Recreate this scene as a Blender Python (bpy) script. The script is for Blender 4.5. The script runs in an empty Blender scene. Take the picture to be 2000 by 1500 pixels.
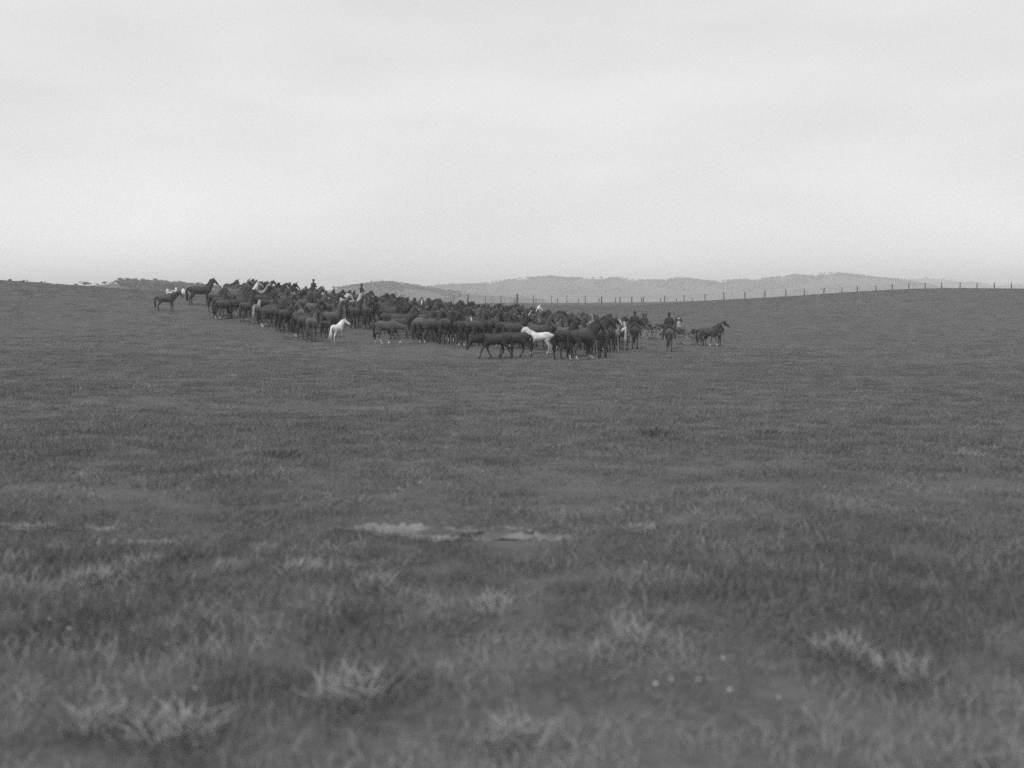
import bpy, math, random
import numpy as np
from mathutils import Vector, Matrix

random.seed(11)
rng = np.random.default_rng(7)
SC = bpy.context.scene
COL = SC.collection

# ------------------------------------------------------------------ camera
EYE = 1.65
FPX = 2144.0            # focal length in pixels of the 2000 px wide photograph
HZ = 575.0              # eye level row
cam_d = bpy.data.cameras.new('camera')
cam_d.sensor_width = 36.0
cam_d.lens = 36.0 * FPX / 2000.0
cam_d.shift_y = -(750.0 - HZ) / 2000.0
cam_d.clip_start = 0.05
cam_d.clip_end = 20000
cam_d.dof.use_dof = True
cam_d.dof.focus_distance = 62.0
cam_d.dof.aperture_fstop = 1.4
cam = bpy.data.objects.new('camera', cam_d)
cam.location = (0, 0, EYE)
cam.rotation_euler = (math.radians(90), 0, 0)
COL.objects.link(cam)
SC.camera = cam

# ------------------------------------------------------------------ world
SUN_EL, SUN_AZ = 56.0, 205.0         # degrees; azimuth clockwise from +Y (behind, to one side)
W = bpy.data.worlds.new('World')
SC.world = W
W.use_nodes = True
nt = W.node_tree
nt.nodes.clear()
def nd(tree, kind, **kw):
    n = tree.nodes.new(kind)
    for k, v in kw.items():
        setattr(n, k, v)
    return n
sky = nd(nt, 'ShaderNodeTexSky', sky_type='NISHITA', sun_disc=False)
sky.sun_elevation = math.radians(SUN_EL)
sky.sun_rotation = math.radians(SUN_AZ)
sky.air_density = 1.0
sky.dust_density = 4.0
bw = nd(nt, 'ShaderNodeRGBToBW')
nt.links.new(sky.outputs[0], bw.inputs[0])
tc = nd(nt, 'ShaderNodeTexCoord')
mp = nd(nt, 'ShaderNodeMapping')
mp.inputs['Scale'].default_value = (1.0, 1.0, 3.6)
nt.links.new(tc.outputs['Generated'], mp.inputs[0])
nz = nd(nt, 'ShaderNodeTexNoise')
nz.inputs['Scale'].default_value = 2.6
nz.inputs['Detail'].default_value = 5.0
nz.inputs['Roughness'].default_value = 0.5
nt.links.new(mp.outputs[0], nz.inputs['Vector'])
cr = nd(nt, 'ShaderNodeMapRange')      # thin cloud sheet, in the sky texture's own units
cr.inputs['From Min'].default_value = 0.25
cr.inputs['From Max'].default_value = 0.75
cr.inputs['To Min'].default_value = 6.75
cr.inputs['To Max'].default_value = 8.75
nt.links.new(nz.outputs[0], cr.inputs[0])
mixs = nd(nt, 'ShaderNodeMix', data_type='FLOAT')
mixs.inputs[0].default_value = 0.86
nt.links.new(bw.outputs[0], mixs.inputs[2])
nt.links.new(cr.outputs[0], mixs.inputs[3])
sepz = nd(nt, 'ShaderNodeSeparateXYZ'); nt.links.new(tc.outputs['Generated'], sepz.inputs[0])
inv = nd(nt, 'ShaderNodeMath', operation='SUBTRACT', use_clamp=True); inv.inputs[0].default_value = 1.0; nt.links.new(sepz.outputs['Z'], inv.inputs[1])
pw = nd(nt, 'ShaderNodeMath', operation='POWER'); pw.inputs[1].default_value = 10.0; nt.links.new(inv.outputs[0], pw.inputs[0])
ma = nd(nt, 'ShaderNodeMath', operation='MULTIPLY_ADD'); ma.inputs[1].default_value = 0.40; ma.inputs[2].default_value = 1.0; nt.links.new(pw.outputs[0], ma.inputs[0])
mh = nd(nt, 'ShaderNodeMath', operation='MULTIPLY'); nt.links.new(mixs.outputs[0], mh.inputs[0]); nt.links.new(ma.outputs[0], mh.inputs[1])
bg = nd(nt, 'ShaderNodeBackground')
bg.inputs['Strength'].default_value = 0.1
nt.links.new(mh.outputs[0], bg.inputs['Color'])
ow = nd(nt, 'ShaderNodeOutputWorld')
nt.links.new(bg.outputs[0], ow.inputs['Surface'])

# ------------------------------------------------------------------ sun (veiled by cloud)
sun_d = bpy.data.lights.new('sun', 'SUN')
sun_d.energy = 1.5
sun_d.angle = math.radians(32)
sun_d.color = (1.0, 0.99, 0.98)
sun = bpy.data.objects.new('sun', sun_d)
el, az = math.radians(SUN_EL), math.radians(SUN_AZ)
sdir = Vector((math.sin(az) * math.cos(el), math.cos(az) * math.cos(el), math.sin(el)))
sun.rotation_euler = sdir.to_track_quat('Z', 'Y').to_euler()
sun.location = (0, 0, 60)
COL.objects.link(sun)

# ------------------------------------------------------------------ exposure
vs = SC.view_settings
vs.view_transform = 'Standard'
vs.look = 'None'
vs.exposure = 0.13
vs.gamma = 1.0
vs.use_curve_mapping = False
SC.render.engine = 'CYCLES'
SC.cycles.use_denoising = False
SC.cycles.max_bounces = 5
SC.cycles.diffuse_bounces = 2
SC.cycles.volume_bounces = 3

# ================================================================== terrain
def px2x(px, D):
    return (px - 1000.0) / FPX * D
def py2z(py, D):
    return EYE - (py - HZ) / FPX * D

_ctrl = []
for (px, py, D) in [
    (1150, 702, 53), (1307, 687, 68), (1050, 691, 58), (960, 701, 54.5), (850, 673, 62), (750, 675, 63), (660, 671, 68),
    (610, 668, 67), (540, 641, 76), (430, 625, 80), (385, 597, 87), (310, 610, 82), (1400, 680, 84), (1235, 681, 70), (1265, 661, 94),
    (700, 640, 78), (1000, 650, 78), (100, 640, 70), (1700, 680, 70),
    (-400, 538, 95), (0, 548, 105), (165, 561.6, 115), (280, 571.5, 122), (400, 582, 130), (600, 590, 148), (800, 593, 160), (1000, 595, 166),
    (1250, 595.5, 166), (1377, 589, 163), (1494, 583.7, 160), (1609, 576, 156), (1711, 568.8, 152), (1807, 565.2, 148), (1900, 566.5, 144), (2100, 573, 140), (2500, 580, 130)]:
    _ctrl.append((px2x(px, D), D, py2z(py, D)))
for p in [(0, 0, 0), (-4, 3, 0.0), (4, 3, 0.0), (0, 8, -0.16), (-6, 10, -0.16), (6, 10, -0.2), (-12, 26, -0.5), (0, 26, -0.72), (12, 26, -0.75),
          (26, 40, -1.2), (-26, 40, -0.45), (0, 40, -1.12), (0, -20, 0.2), (-30, 0, 0.2), (30, 0, 0.0), (-60, 40, 1.0), (60, 40, -1.0)]:
    _ctrl.append(p)
C3 = np.array(_ctrl, float)
def _phi(r):
    return r * r * np.log(np.maximum(r, 1e-6))
_S = 50.0
_P = C3[:, :2] / _S
_r = np.linalg.norm(_P[:, None] - _P[None], axis=2)
_n = len(_P)
_A = np.zeros((_n + 3, _n + 3))
_A[:_n, :_n] = _phi(_r) + np.eye(_n) * 0.0006
_A[:_n, _n] = 1
_A[:_n, _n + 1:] = _P
_A[_n:, :_n] = _A[:_n, _n:].T
_w = np.linalg.solve(_A, np.concatenate([C3[:, 2], np.zeros(3)]))

def _vnoise(x, y, seed):
    """smooth value noise in [-1,1]"""
    xi = np.floor(x).astype(np.int64); yi = np.floor(y).astype(np.int64)
    fx = x - xi; fy = y - yi
    fx = fx * fx * (3 - 2 * fx); fy = fy * fy * (3 - 2 * fy)
    def h(a, b):
        n = (a * 374761393 + b * 668265263 + seed * 982451653) & 0x7fffffff
        n = ((n ^ (n >> 13)) * 1274126177) & 0x7fffffff
        n = n ^ (n >> 16)
        return (n & 0xffff) / 32767.5 - 1.0
    a = h(xi, yi) * (1 - fx) + h(xi + 1, yi) * fx
    b = h(xi, yi + 1) * (1 - fx) + h(xi + 1, yi + 1) * fx
    return a * (1 - fy) + b * fy

def smooth(a, b, t):
    t = np.clip((t - a) / (b - a), 0, 1)
    return t * t * (3 - 2 * t)

def ground_z(x, y, micro=True):
    x = np.atleast_1d(np.asarray(x, float)); y = np.atleast_1d(np.asarray(y, float))
    xc = np.clip(x, -140, 140)
    yc = np.clip(y, -25, 205)
    out = np.empty_like(x)
    CH = 40000
    for s in range(0, len(x), CH):
        q = np.stack([xc[s:s + CH], yc[s:s + CH]], 1) / _S
        r = np.linalg.norm(q[:, None] - _P[None], axis=2)
        out[s:s + CH] = _phi(r) @ _w[:_n] + _w[_n] + q @ _w[_n + 1:]
    # beyond the rise the land drops to a wide plain
    yy = y
    crest = np.interp(x, [-60, -49, -33, 0, 20, 45, 75], [100, 106, 118, 166, 164, 153, 142])
    d = np.maximum(yy - crest - 10, 0)
    near = np.where(d > 0, out - 0.0022 * d * d, out)
    plain = EYE - 6.5 + 0.0013 * np.maximum(yy - 200, 0) + _vnoise(x / 160, y / 160, 5) * 0.5
    t = smooth(30, 110, d)
    z = np.where(d > 0, near * (1 - t) + plain * t, near)
    side = smooth(120, 400, np.abs(x))
    z = np.where(d > 0, z, z * (1 - side) + np.minimum(z, 1.0) * side)
    if micro:
        f = np.clip(1.2 - yy / 140.0, 0.15, 1.0) * np.where((np.abs(x) < 200) & (yy < 260), 1, 0)
        z = z + f * (_vnoise(x / 2.3, y / 2.3, 1) * 0.045 + _vnoise(x / 0.8, y / 0.8, 2) * 0.022 + _vnoise(x / 7.0, y / 7.0, 3) * 0.06 + _vnoise(x / 0.33, y / 0.33, 4) * 0.008)
        # the worn bank: a small step of bare earth
        s = bank_mask(x, y)
        z = z - 0.05 * s
    return z

def bank_mask(x, y):
    m = np.zeros_like(x)
    for (cx, cy, rx, ry, sl) in BANKS:
        dx = (x - cx) / rx
        dy = (y - cy - sl * (x - cx) - 0.10 * _vnoise(x * 2.2, y * 0, 9)) / (ry * (1.0 + 0.5 * _vnoise(x * 3.0, y * 0 + 3, 8)))
        m = np.maximum(m, smooth(1.15, 0.75, np.sqrt(dx * dx + dy * dy)))
    return m
BANKS = []

def ray_ground(px, py, d0=3.0, d1=170.0):
    D = np.concatenate([np.arange(d0, 30, 0.05), np.arange(30, d1, 0.2)])
    zt = ground_z(px2x(px, D), D, micro=False)
    zr = py2z(py, D)
    hit = np.nonzero(zt >= zr)[0]
    if len(hit) == 0:
        i = np.argmax(zt - zr)
    else:
        i = hit[0]
    return float(D[i])
def gz(x, y):
    return float(ground_z([x], [y])[0])

def at_px(px, py):
    D = ray_ground(px, py)
    return px2x(px, D), D
def _bank(px0, px1, py, wid, sl=0.0):
    D = ray_ground((px0 + px1) / 2, py)
    BANKS.append((px2x((px0 + px1) / 2, D), D, (px1 - px0) / 2 / FPX * D, wid, sl))
_bank(595, 1050, 1042, 0.15, -0.01)
_bank(800, 1160, 1055, 0.09, -0.02)
_bank(-40, 230, 1030, 0.10, 0.05)
_bank(-20, 360, 1063, 0.10, 0.0)

# ================================================================== materials
MATS = {}
def gray(v):
    return (v, v, v, 1.0)
def new_mat(name):
    m = bpy.data.materials.new(name)
    m.use_nodes = True
    t = m.node_tree
    t.nodes.clear()
    out = nd(t, 'ShaderNodeOutputMaterial')
    b = nd(t, 'ShaderNodeBsdfPrincipled')
    b.inputs['Roughness'].default_value = 0.85
    b.inputs['Specular IOR Level'].default_value = 0.2
    t.links.new(b.outputs[0], out.inputs['Surface'])
    MATS[name] = m
    return m, t, b, out
def noise_mat(name, lo, hi, scale, rough=0.85, detail=4.0, bump=0.0, coord='Object', stretch=None):
    m, t, b, out = new_mat(name)
    b.inputs['Roughness'].default_value = rough
    c = nd(t, 'ShaderNodeTexCoord')
    src = c.outputs[coord]
    if stretch:
        mpn = nd(t, 'ShaderNodeMapping'); mpn.inputs['Scale'].default_value = stretch
        t.links.new(src, mpn.inputs[0]); src = mpn.outputs[0]
    n = nd(t, 'ShaderNodeTexNoise')
    n.inputs['Scale'].default_value = scale
    n.inputs['Detail'].default_value = detail
    t.links.new(src, n.inputs['Vector'])
    r = nd(t, 'ShaderNodeMapRange')
    r.inputs['From Min'].default_value = 0.3; r.inputs['From Max'].default_value = 0.7
    r.inputs['To Min'].default_value = lo; r.inputs['To Max'].default_value = hi
    t.links.new(n.outputs[0], r.inputs[0])
    t.links.new(r.outputs[0], b.inputs['Base Color'])
    if bump:
        bp = nd(t, 'ShaderNodeBump'); bp.inputs['Strength'].default_value = bump
        bp.inputs['Distance'].default_value = 0.02
        t.links.new(n.outputs[0], bp.inputs['Height']); t.links.new(bp.outputs[0], b.inputs['Normal'])
    return m

# pasture colour shared by turf and blades: patchy by place in the paddock
def pasture_value(t, lo, mid, hi):
    g = nd(t, 'ShaderNodeNewGeometry')
    def noise(scale, detail, off):
        mpn = nd(t, 'ShaderNodeMapping')
        mpn.inputs['Scale'].default_value = (0.9, 1.2, 0.6); mpn.inputs['Location'].default_value = (off, off * 2, 0)
        t.links.new(g.outputs['Position'], mpn.inputs[0])
        n = nd(t, 'ShaderNodeTexNoise')
        n.inputs['Scale'].default_value = scale; n.inputs['Detail'].default_value = detail; n.inputs['Roughness'].default_value = 0.6
        t.links.new(mpn.outputs[0], n.inputs['Vector'])
        return n.outputs[0]
    a = noise(0.055, 3, 0); b = noise(1.5, 5, 7); c = noise(13.0, 4, 13)
    def mul(x, k):
        m = nd(t, 'ShaderNodeMath', operation='MULTIPLY'); t.links.new(x, m.inputs[0]); m.inputs[1].default_value = k; return m.outputs[0]
    def add(x, y):
        m = nd(t, 'ShaderNodeMath', operation='ADD'); t.links.new(x, m.inputs[0]); t.links.new(y, m.inputs[1]); return m.outputs[0]
    s = add(add(mul(a, 0.18), mul(b, 0.40)), mul(c, 0.42))
    ramp = nd(t, 'ShaderNodeValToRGB')
    ramp.color_ramp.elements[0].position = 0.36; ramp.color_ramp.elements[0].color = gray(lo)
    ramp.color_ramp.elements[1].position = 0.66; ramp.color_ramp.elements[1].color = gray(hi)
    e = ramp.color_ramp.elements.new(0.5); e.color = gray(mid)
    t.links.new(s, ramp.inputs[0])
    return ramp.outputs[0]

m_ground, t, b, out = new_mat('pasture_turf')
pv = pasture_value(t, 0.080, 0.112, 0.143)
g = nd(t, 'ShaderNodeNewGeometry')
sep = nd(t, 'ShaderNodeSeparateXYZ'); t.links.new(g.outputs['Position'], sep.inputs[0])
far = nd(t, 'ShaderNodeMapRange')                     # the dry plain beyond the rise
far.inputs['From Min'].default_value = 240; far.inputs['From Max'].default_value = 420
t.links.new(sep.outputs['Y'], far.inputs[0])
mpf = nd(t, 'ShaderNodeMapping'); mpf.inputs['Scale'].default_value = (0.0016, 0.009, 0)
t.links.new(g.outputs['Position'], mpf.inputs[0])
nf = nd(t, 'ShaderNodeTexNoise'); nf.inputs['Scale'].default_value = 1.0; nf.inputs['Detail'].default_value = 3
t.links.new(mpf.outputs[0], nf.inputs['Vector'])
rf = nd(t, 'ShaderNodeMapRange')
rf.inputs['From Min'].default_value = 0.35; rf.inputs['From Max'].default_value = 0.65; rf.inputs['To Min'].default_value = 0.11; rf.inputs['To Max'].default_value = 0.24
t.links.new(nf.outputs[0], rf.inputs[0])
mx = nd(t, 'ShaderNodeMix', data_type='RGBA')
t.links.new(far.outputs[0], mx.inputs[0]); t.links.new(pv, mx.inputs[6]); t.links.new(rf.outputs[0], mx.inputs[7])
t.links.new(mx.outputs[2], b.inputs['Base Color'])
nb = nd(t, 'ShaderNodeTexNoise'); nb.inputs['Scale'].default_value = 9.0; nb.inputs['Detail'].default_value = 6
t.links.new(g.outputs['Position'], nb.inputs['Vector'])
bp = nd(t, 'ShaderNodeBump'); bp.inputs['Strength'].default_value = 0.7; bp.inputs['Distance'].default_value = 0.06
t.links.new(nb.outputs[0], bp.inputs['Height']); t.links.new(bp.outputs[0], b.inputs['Normal'])
b.inputs['Roughness'].default_value = 0.95; b.inputs['Specular IOR Level'].default_value = 0.05

m_grass, t, b, out = new_mat('grass_blades')
pv = pasture_value(t, 0.120, 0.160, 0.205)
oi = nd(t, 'ShaderNodeObjectInfo')
rr = nd(t, 'ShaderNodeMapRange'); rr.inputs['To Min'].default_value = 0.75; rr.inputs['To Max'].default_value = 1.3
t.links.new(oi.outputs['Random'], rr.inputs[0])
mm = nd(t, 'ShaderNodeMix', data_type='RGBA', blend_type='MULTIPLY'); mm.inputs[0].default_value = 1.0
t.links.new(pv, mm.inputs[6]); t.links.new(rr.outputs[0], mm.inputs[7])
t.links.new(mm.outputs[2], b.inputs['Base Color'])
b.inputs['Roughness'].default_value = 0.6; b.inputs['Specular IOR Level'].default_value = 0.25

m_dry = noise_mat('dry_grass', 0.21, 0.36, 14, 0.7)
m_earth = noise_mat('bare_earth_clay', 0.17, 0.27, 9, 0.95, 6, 0.6, 'Generated')
m_tuss = noise_mat('dark_tussock_blades', 0.11, 0.16, 12, 0.7)
m_post = noise_mat('weathered_post_wood', 0.07, 0.14, 9, 0.9, 5, 0.5, stretch=(4, 4, 0.6))
m_wire = noise_mat('fence_wire', 0.10, 0.18, 30, 0.5)
m_bark = noise_mat('eucalypt_bark', 0.09, 0.18, 5, 0.9)
m_leafc = noise_mat('eucalypt_leaves', 0.05, 0.085, 0.7, 0.7)
m_hill = noise_mat('hill_pasture', 0.075, 0.125, 0.012, 0.95, 6, coord='Object')
m_felt = noise_mat('hat_felt', 0.04, 0.06, 20, 0.9)
m_straw = noise_mat('pale_hat', 0.30, 0.4, 20, 0.9)
m_skin = noise_mat('skin', 0.20, 0.27, 12, 0.6)
m_coat = noise_mat('dark_wool_coat', 0.035, 0.06, 14, 0.95, bump=0.2)
m_coat2 = noise_mat('mid_tweed_coat', 0.10, 0.17, 20, 0.95, bump=0.2)
m_shirt = noise_mat('white_cotton', 0.62, 0.78, 8, 0.9, bump=0.2)
m_linen = noise_mat('pale_dust_coat', 0.30, 0.42, 8, 0.9, bump=0.2)
m_trous = noise_mat('moleskin_trousers', 0.07, 0.12, 14, 0.95)
m_boot = noise_mat('boot_leather', 0.03, 0.05, 14, 0.5)
m_eye = noise_mat('eye_dark', 0.015, 0.02, 4, 0.15)
m_leather = noise_mat('harness_leather', 0.035, 0.06, 18, 0.5)
m_buggy = noise_mat('buggy_paint', 0.045, 0.07, 6, 0.35)
m_wheelm = noise_mat('wheel_timber', 0.26, 0.36, 10, 0.6)
m_iron = noise_mat('iron_tyre', 0.10, 0.16, 10, 0.45)
m_seatl = noise_mat('seat_leather', 0.05, 0.08, 10, 0.5, bump=0.3)
m_petal = noise_mat('flower_petal', 0.5, 0.62, 8, 0.7)

# horse coats: base value is each animal's own colour, markings are painted on the mesh
def coat_material(name, hair=False):
    m, t, b, out = new_mat(name)
    oi = nd(t, 'ShaderNodeObjectInfo')
    base = oi.outputs['Color']
    c = nd(t, 'ShaderNodeTexCoord')
    n = nd(t, 'ShaderNodeTexNoise'); n.inputs['Scale'].default_value = 3.0; n.inputs['Detail'].default_value = 6
    t.links.new(c.outputs['Object'], n.inputs['Vector'])
    r = nd(t, 'ShaderNodeMapRange'); r.inputs['From Min'].default_value = 0.3; r.inputs['From Max'].default_value = 0.7
    r.inputs['To Min'].default_value = 0.78; r.inputs['To Max'].default_value = 1.2
    t.links.new(n.outputs[0], r.inputs[0])
    mm = nd(t, 'ShaderNodeMix', data_type='RGBA', blend_type='MULTIPLY'); mm.inputs[0].default_value = 1.0
    t.links.new(base, mm.inputs[6]); t.links.new(r.outputs[0], mm.inputs[7])
    cur = mm.outputs[2]
    if not hair:
        for vert, prop, col in (('points', 'points', 0.03), ('blaze', 'blaze', 0.62), ('sock_hind', 'sock_hind', 0.55), ('sock_fore', 'sock_fore', 0.55), ('patch', 'patch', 0.6), ('hoof', None, 0.06), ('dirt', 'dirty', 0.2), ('nose', None, 0.1)):
            a = nd(t, 'ShaderNodeAttribute'); a.attribute_name = vert
            fac = a.outputs['Fac']
            if prop:
                o = nd(t, 'ShaderNodeAttribute', attribute_type='OBJECT'); o.attribute_name = prop
                mu = nd(t, 'ShaderNodeMath', operation='MULTIPLY')
                t.links.new(fac, mu.inputs[0]); t.links.new(o.outputs['Fac'], mu.inputs[1]); fac = mu.outputs[0]
            mk = nd(t, 'ShaderNodeMix', data_type='RGBA')
            t.links.new(fac, mk.inputs[0]); t.links.new(cur, mk.inputs[6]); mk.inputs[7].default_value = gray(col)
            cur = mk.outputs[2]
    t.links.new(cur, b.inputs['Base Color'])
    b.inputs['Roughness'].default_value = 0.75 if hair else 0.6
    b.inputs['Specular IOR Level'].default_value = 0.22
    return m
m_horse = coat_material('horse_coat')
m_hair = coat_material('horse_hair', True)

# ================================================================== mesh helpers
def link(o):
    COL.objects.link(o)
    return o
def mesh_obj(name, V, F, mat, parent=None, smooth_=True, mats=None, mi=None):
    me = bpy.data.meshes.new(name)
    me.from_pydata([tuple(v) for v in V], [], [tuple(f) for f in F])
    for m in (mats or [mat]):
        me.materials.append(m)
    if mi is not None:
        me.polygons.foreach_set('material_index', mi)
    if smooth_:
        me.polygons.foreach_set('use_smooth', [True] * len(me.polygons))
    me.update()
    o = bpy.data.objects.new(name, me)
    link(o)
    if parent:
        o.parent = parent
    return o
def tag(o, label=None, cat=None, group=None, kind=None):
    if label: o['label'] = label
    if cat: o['category'] = cat
    if group: o['group'] = group
    if kind: o['kind'] = kind
    return o
def empty(name, loc=(0, 0, 0), rz=0.0):
    o = bpy.data.objects.new(name, None)
    o.empty_display_size = 0.3
    o.location = loc
    o.rotation_euler = (0, 0, rz)
    return link(o)
class MB:
    def __init__(s):
        s.V = []; s.F = []
    def box(s, c, d, rot=None):
        n = len(s.V)
        for sx in (-1, 1):
            for sy in (-1, 1):
                for sz in (-1, 1):
                    v = Vector((sx * d[0] / 2, sy * d[1] / 2, sz * d[2] / 2))
                    if rot: v = rot @ v
                    s.V.append(v + Vector(c))
        for f in ((0, 1, 3, 2), (4, 6, 7, 5), (0, 4, 5, 1), (2, 3, 7, 6), (0, 2, 6, 4), (1, 5, 7, 3)):
            s.F.append(tuple(n + i for i in f))
        return s
    def tube(s, pts, radii, n=8, ref=(0, 1, 0), caps=True):
        """radii: list of r or (r_side, r_up); closed, with rounded ends"""
        pts = [Vector(p) for p in pts]
        rad = [(r, r) if not isinstance(r, (tuple, list)) else r for r in radii]
        if caps:
            a = (pts[0] - pts[1]).normalized(); e = (pts[-1] - pts[-2]).normalized()
            ra, re = min(rad[0]), min(rad[-1])
            pts = [pts[0] + a * ra * 0.75] + pts + [pts[-1] + e * re * 0.75]
            rad = [(rad[0][0] * 0.6, rad[0][1] * 0.6)] + rad + [(rad[-1][0] * 0.6, rad[-1][1] * 0.6)]
        b0 = len(s.V)
        R = Vector(ref)
        for i, p in enumerate(pts):
            q0 = pts[max(i - 1, 0)]; q1 = pts[min(i + 1, len(pts) - 1)]
            tg = (q1 - q0).normalized()
            side = R - tg * R.dot(tg)
            if side.length < 1e-3:
                side = Vector((1, 0, 0)) - tg * tg.x
            side.normalize()
            up = tg.cross(side)
            for k in range(n):
                th = 2 * math.pi * k / n
                s.V.append(p + side * math.cos(th) * rad[i][0] + up * math.sin(th) * rad[i][1])
        for i in range(len(pts) - 1):
            for k in range(n):
                a = b0 + i * n + k; c = b0 + i * n + (k + 1) % n
                s.F.append((a, c, c + n, a + n))
        s.F.append(tuple(b0 + k for k in reversed(range(n))))
        e0 = b0 + (len(pts) - 1) * n
        s.F.append(tuple(e0 + k for k in range(n)))
        return s
    def ring(s, c, R, r, axis='y', n=24, m=6, rw=None):
        b0 = len(s.V)
        rw = rw or r
        for i in range(n):
            a = 2 * math.pi * i / n
            for k in range(m):
                h = 2 * math.pi * k / m
                rr = R + r * math.cos(h); w = rw * math.sin(h)
                s.V.append(Vector(c) + Vector((rr * math.cos(a), w, rr * math.sin(a))))
        for i in range(n):
            for k in range(m):
                a = b0 + i * m + k; b = b0 + i * m + (k + 1) % m
                c2 = b0 + ((i + 1) % n) * m + (k + 1) % m; d = b0 + ((i + 1) % n) * m + k
                s.F.append((a, b, c2, d))
        return s
    def lathe(s, c, prof, n=16):
        b0 = len(s.V)
        for (r, z) in prof:
            for k in range(n):
                a = 2 * math.pi * k / n
                s.V.append(Vector(c) + Vector((r * math.cos(a), r * math.sin(a), z)))
        for i in range(len(prof) - 1):
            for k in range(n):
                a = b0 + i * n + k; b = b0 + i * n + (k + 1) % n
                s.F.append((a, b, b + n, a + n))
        s.F.append(tuple(b0 + k for k in reversed(range(n))))
        s.F.append(tuple(b0 + (len(prof) - 1) * n + k for k in range(n)))
        return s
    def build(s, name, mat, parent=None, smooth_=True):
        return mesh_obj(name, s.V, s.F, mat, parent, smooth_)

def remeshed(mb, voxel, it=4):
    me = bpy.data.meshes.new('tmp')
    me.from_pydata([tuple(v) for v in mb.V], [], mb.F)
    o = bpy.data.objects.new('tmp', me)
    link(o)
    r = o.modifiers.new('r', 'REMESH'); r.mode = 'VOXEL'; r.voxel_size = voxel
    sm = o.modifiers.new('s', 'SMOOTH'); sm.factor = 0.5; sm.iterations = it
    dg = bpy.context.evaluated_depsgraph_get()
    ev = o.evaluated_get(dg)
    res = bpy.data.meshes.new_from_object(ev)
    bpy.data.objects.remove(o)
    bpy.data.meshes.remove(me)
    return res

# ================================================================== ground
def sinh_axis(lo, hi, a, n0):
    s0, s1 = math.asinh(lo / a), math.asinh(hi / a)
    return a * np.sinh(np.linspace(s0, s1, n0))
gx = sinh_axis(-3600, 3600, 9.0, 560)
gy = np.concatenate([np.linspace(-60, 2.5, 24)[:-1], 2.5 + sinh_axis(0, 4800, 10.0, 400)])
X, Y = np.meshgrid(gx, gy)
Z = ground_z(X.ravel(), Y.ravel())
nx, ny = len(gx), len(gy)
co = np.stack([X.ravel(), Y.ravel(), Z], 1)
ii = (np.arange(ny - 1)[:, None] * nx + np.arange(nx - 1)[None]).ravel()
fc = np.stack([ii, ii + 1, ii + nx + 1, ii + nx], 1)
me = bpy.data.meshes.new('ground')
me.vertices.add(len(co)); me.vertices.foreach_set('co', co.ravel().astype(np.float32))
me.loops.add(fc.size); me.loops.foreach_set('vertex_index', fc.ravel().astype(np.int32))
me.polygons.add(len(fc))
me.polygons.foreach_set('loop_start', (np.arange(len(fc)) * 4).astype(np.int32))
me.polygons.foreach_set('loop_total', np.full(len(fc), 4, np.int32))
me.polygons.foreach_set('use_smooth', np.ones(len(fc), bool))
me.materials.append(m_ground)
me.update(calc_edges=True)
ground = link(bpy.data.objects.new('ground', me))
tag(ground, 'grazed pasture dipping from the viewer and rising to a low crest', 'ground', kind='structure')

# bare earth strips lying in the small worn step
for bi, (cx, cy, rx, ry, sl) in enumerate(BANKS):
    n1, n2 = 170, 12
    V = []; F = []
    for i in range(n1 + 1):
        u = -1.08 + 2.16 * i / n1
        x = cx + u * rx
        w = ry * math.sqrt(max(0.0, 1 - min(abs(u), 1) ** 2.4)) * (1.0 + 0.5 * float(_vnoise(np.array([x * 3.0]), np.array([3.0]), 8)[0]))
        off = 0.10 * float(_vnoise(np.array([x * 2.2]), np.array([0.0]), 9)[0])
        for k in range(n2 + 1):
            v = -1 + 2 * k / n2
            jag = 0.16 * w * float(_vnoise(np.array([x * 8.0]), np.array([v * 1.5 + bi]), 12)[0]) + 0.12 * w * float(_vnoise(np.array([x * 27.0]), np.array([v * 2.0 + bi]), 13)[0])
            y = cy + sl * (x - cx) + off + v * w + jag
            V.append((x, y, 0))
    zz = ground_z([v[0] for v in V], [v[1] for v in V])
    V = [(v[0], v[1], z + 0.006 + 0.006 * float(_vnoise(np.array([v[0] * 30]), np.array([v[1] * 30]), 3)[0])) for v, z in zip(V, zz)]
    for i in range(n1):
        for k in range(n2):
            a = i * (n2 + 1) + k
            F.append((a, a + n2 + 1, a + n2 + 2, a + 1))
    o = mesh_obj('bare_earth', V, F, m_earth)
    tag(o, ['long pale strip of bare earth across the middle of the grass', 'short pale earth scrape beside the long bare strip',
            'pale worn earth strip at the far side of the left grass', 'thin pale earth line below another worn strip at left'][bi], 'bare earth', kind='structure')

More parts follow.
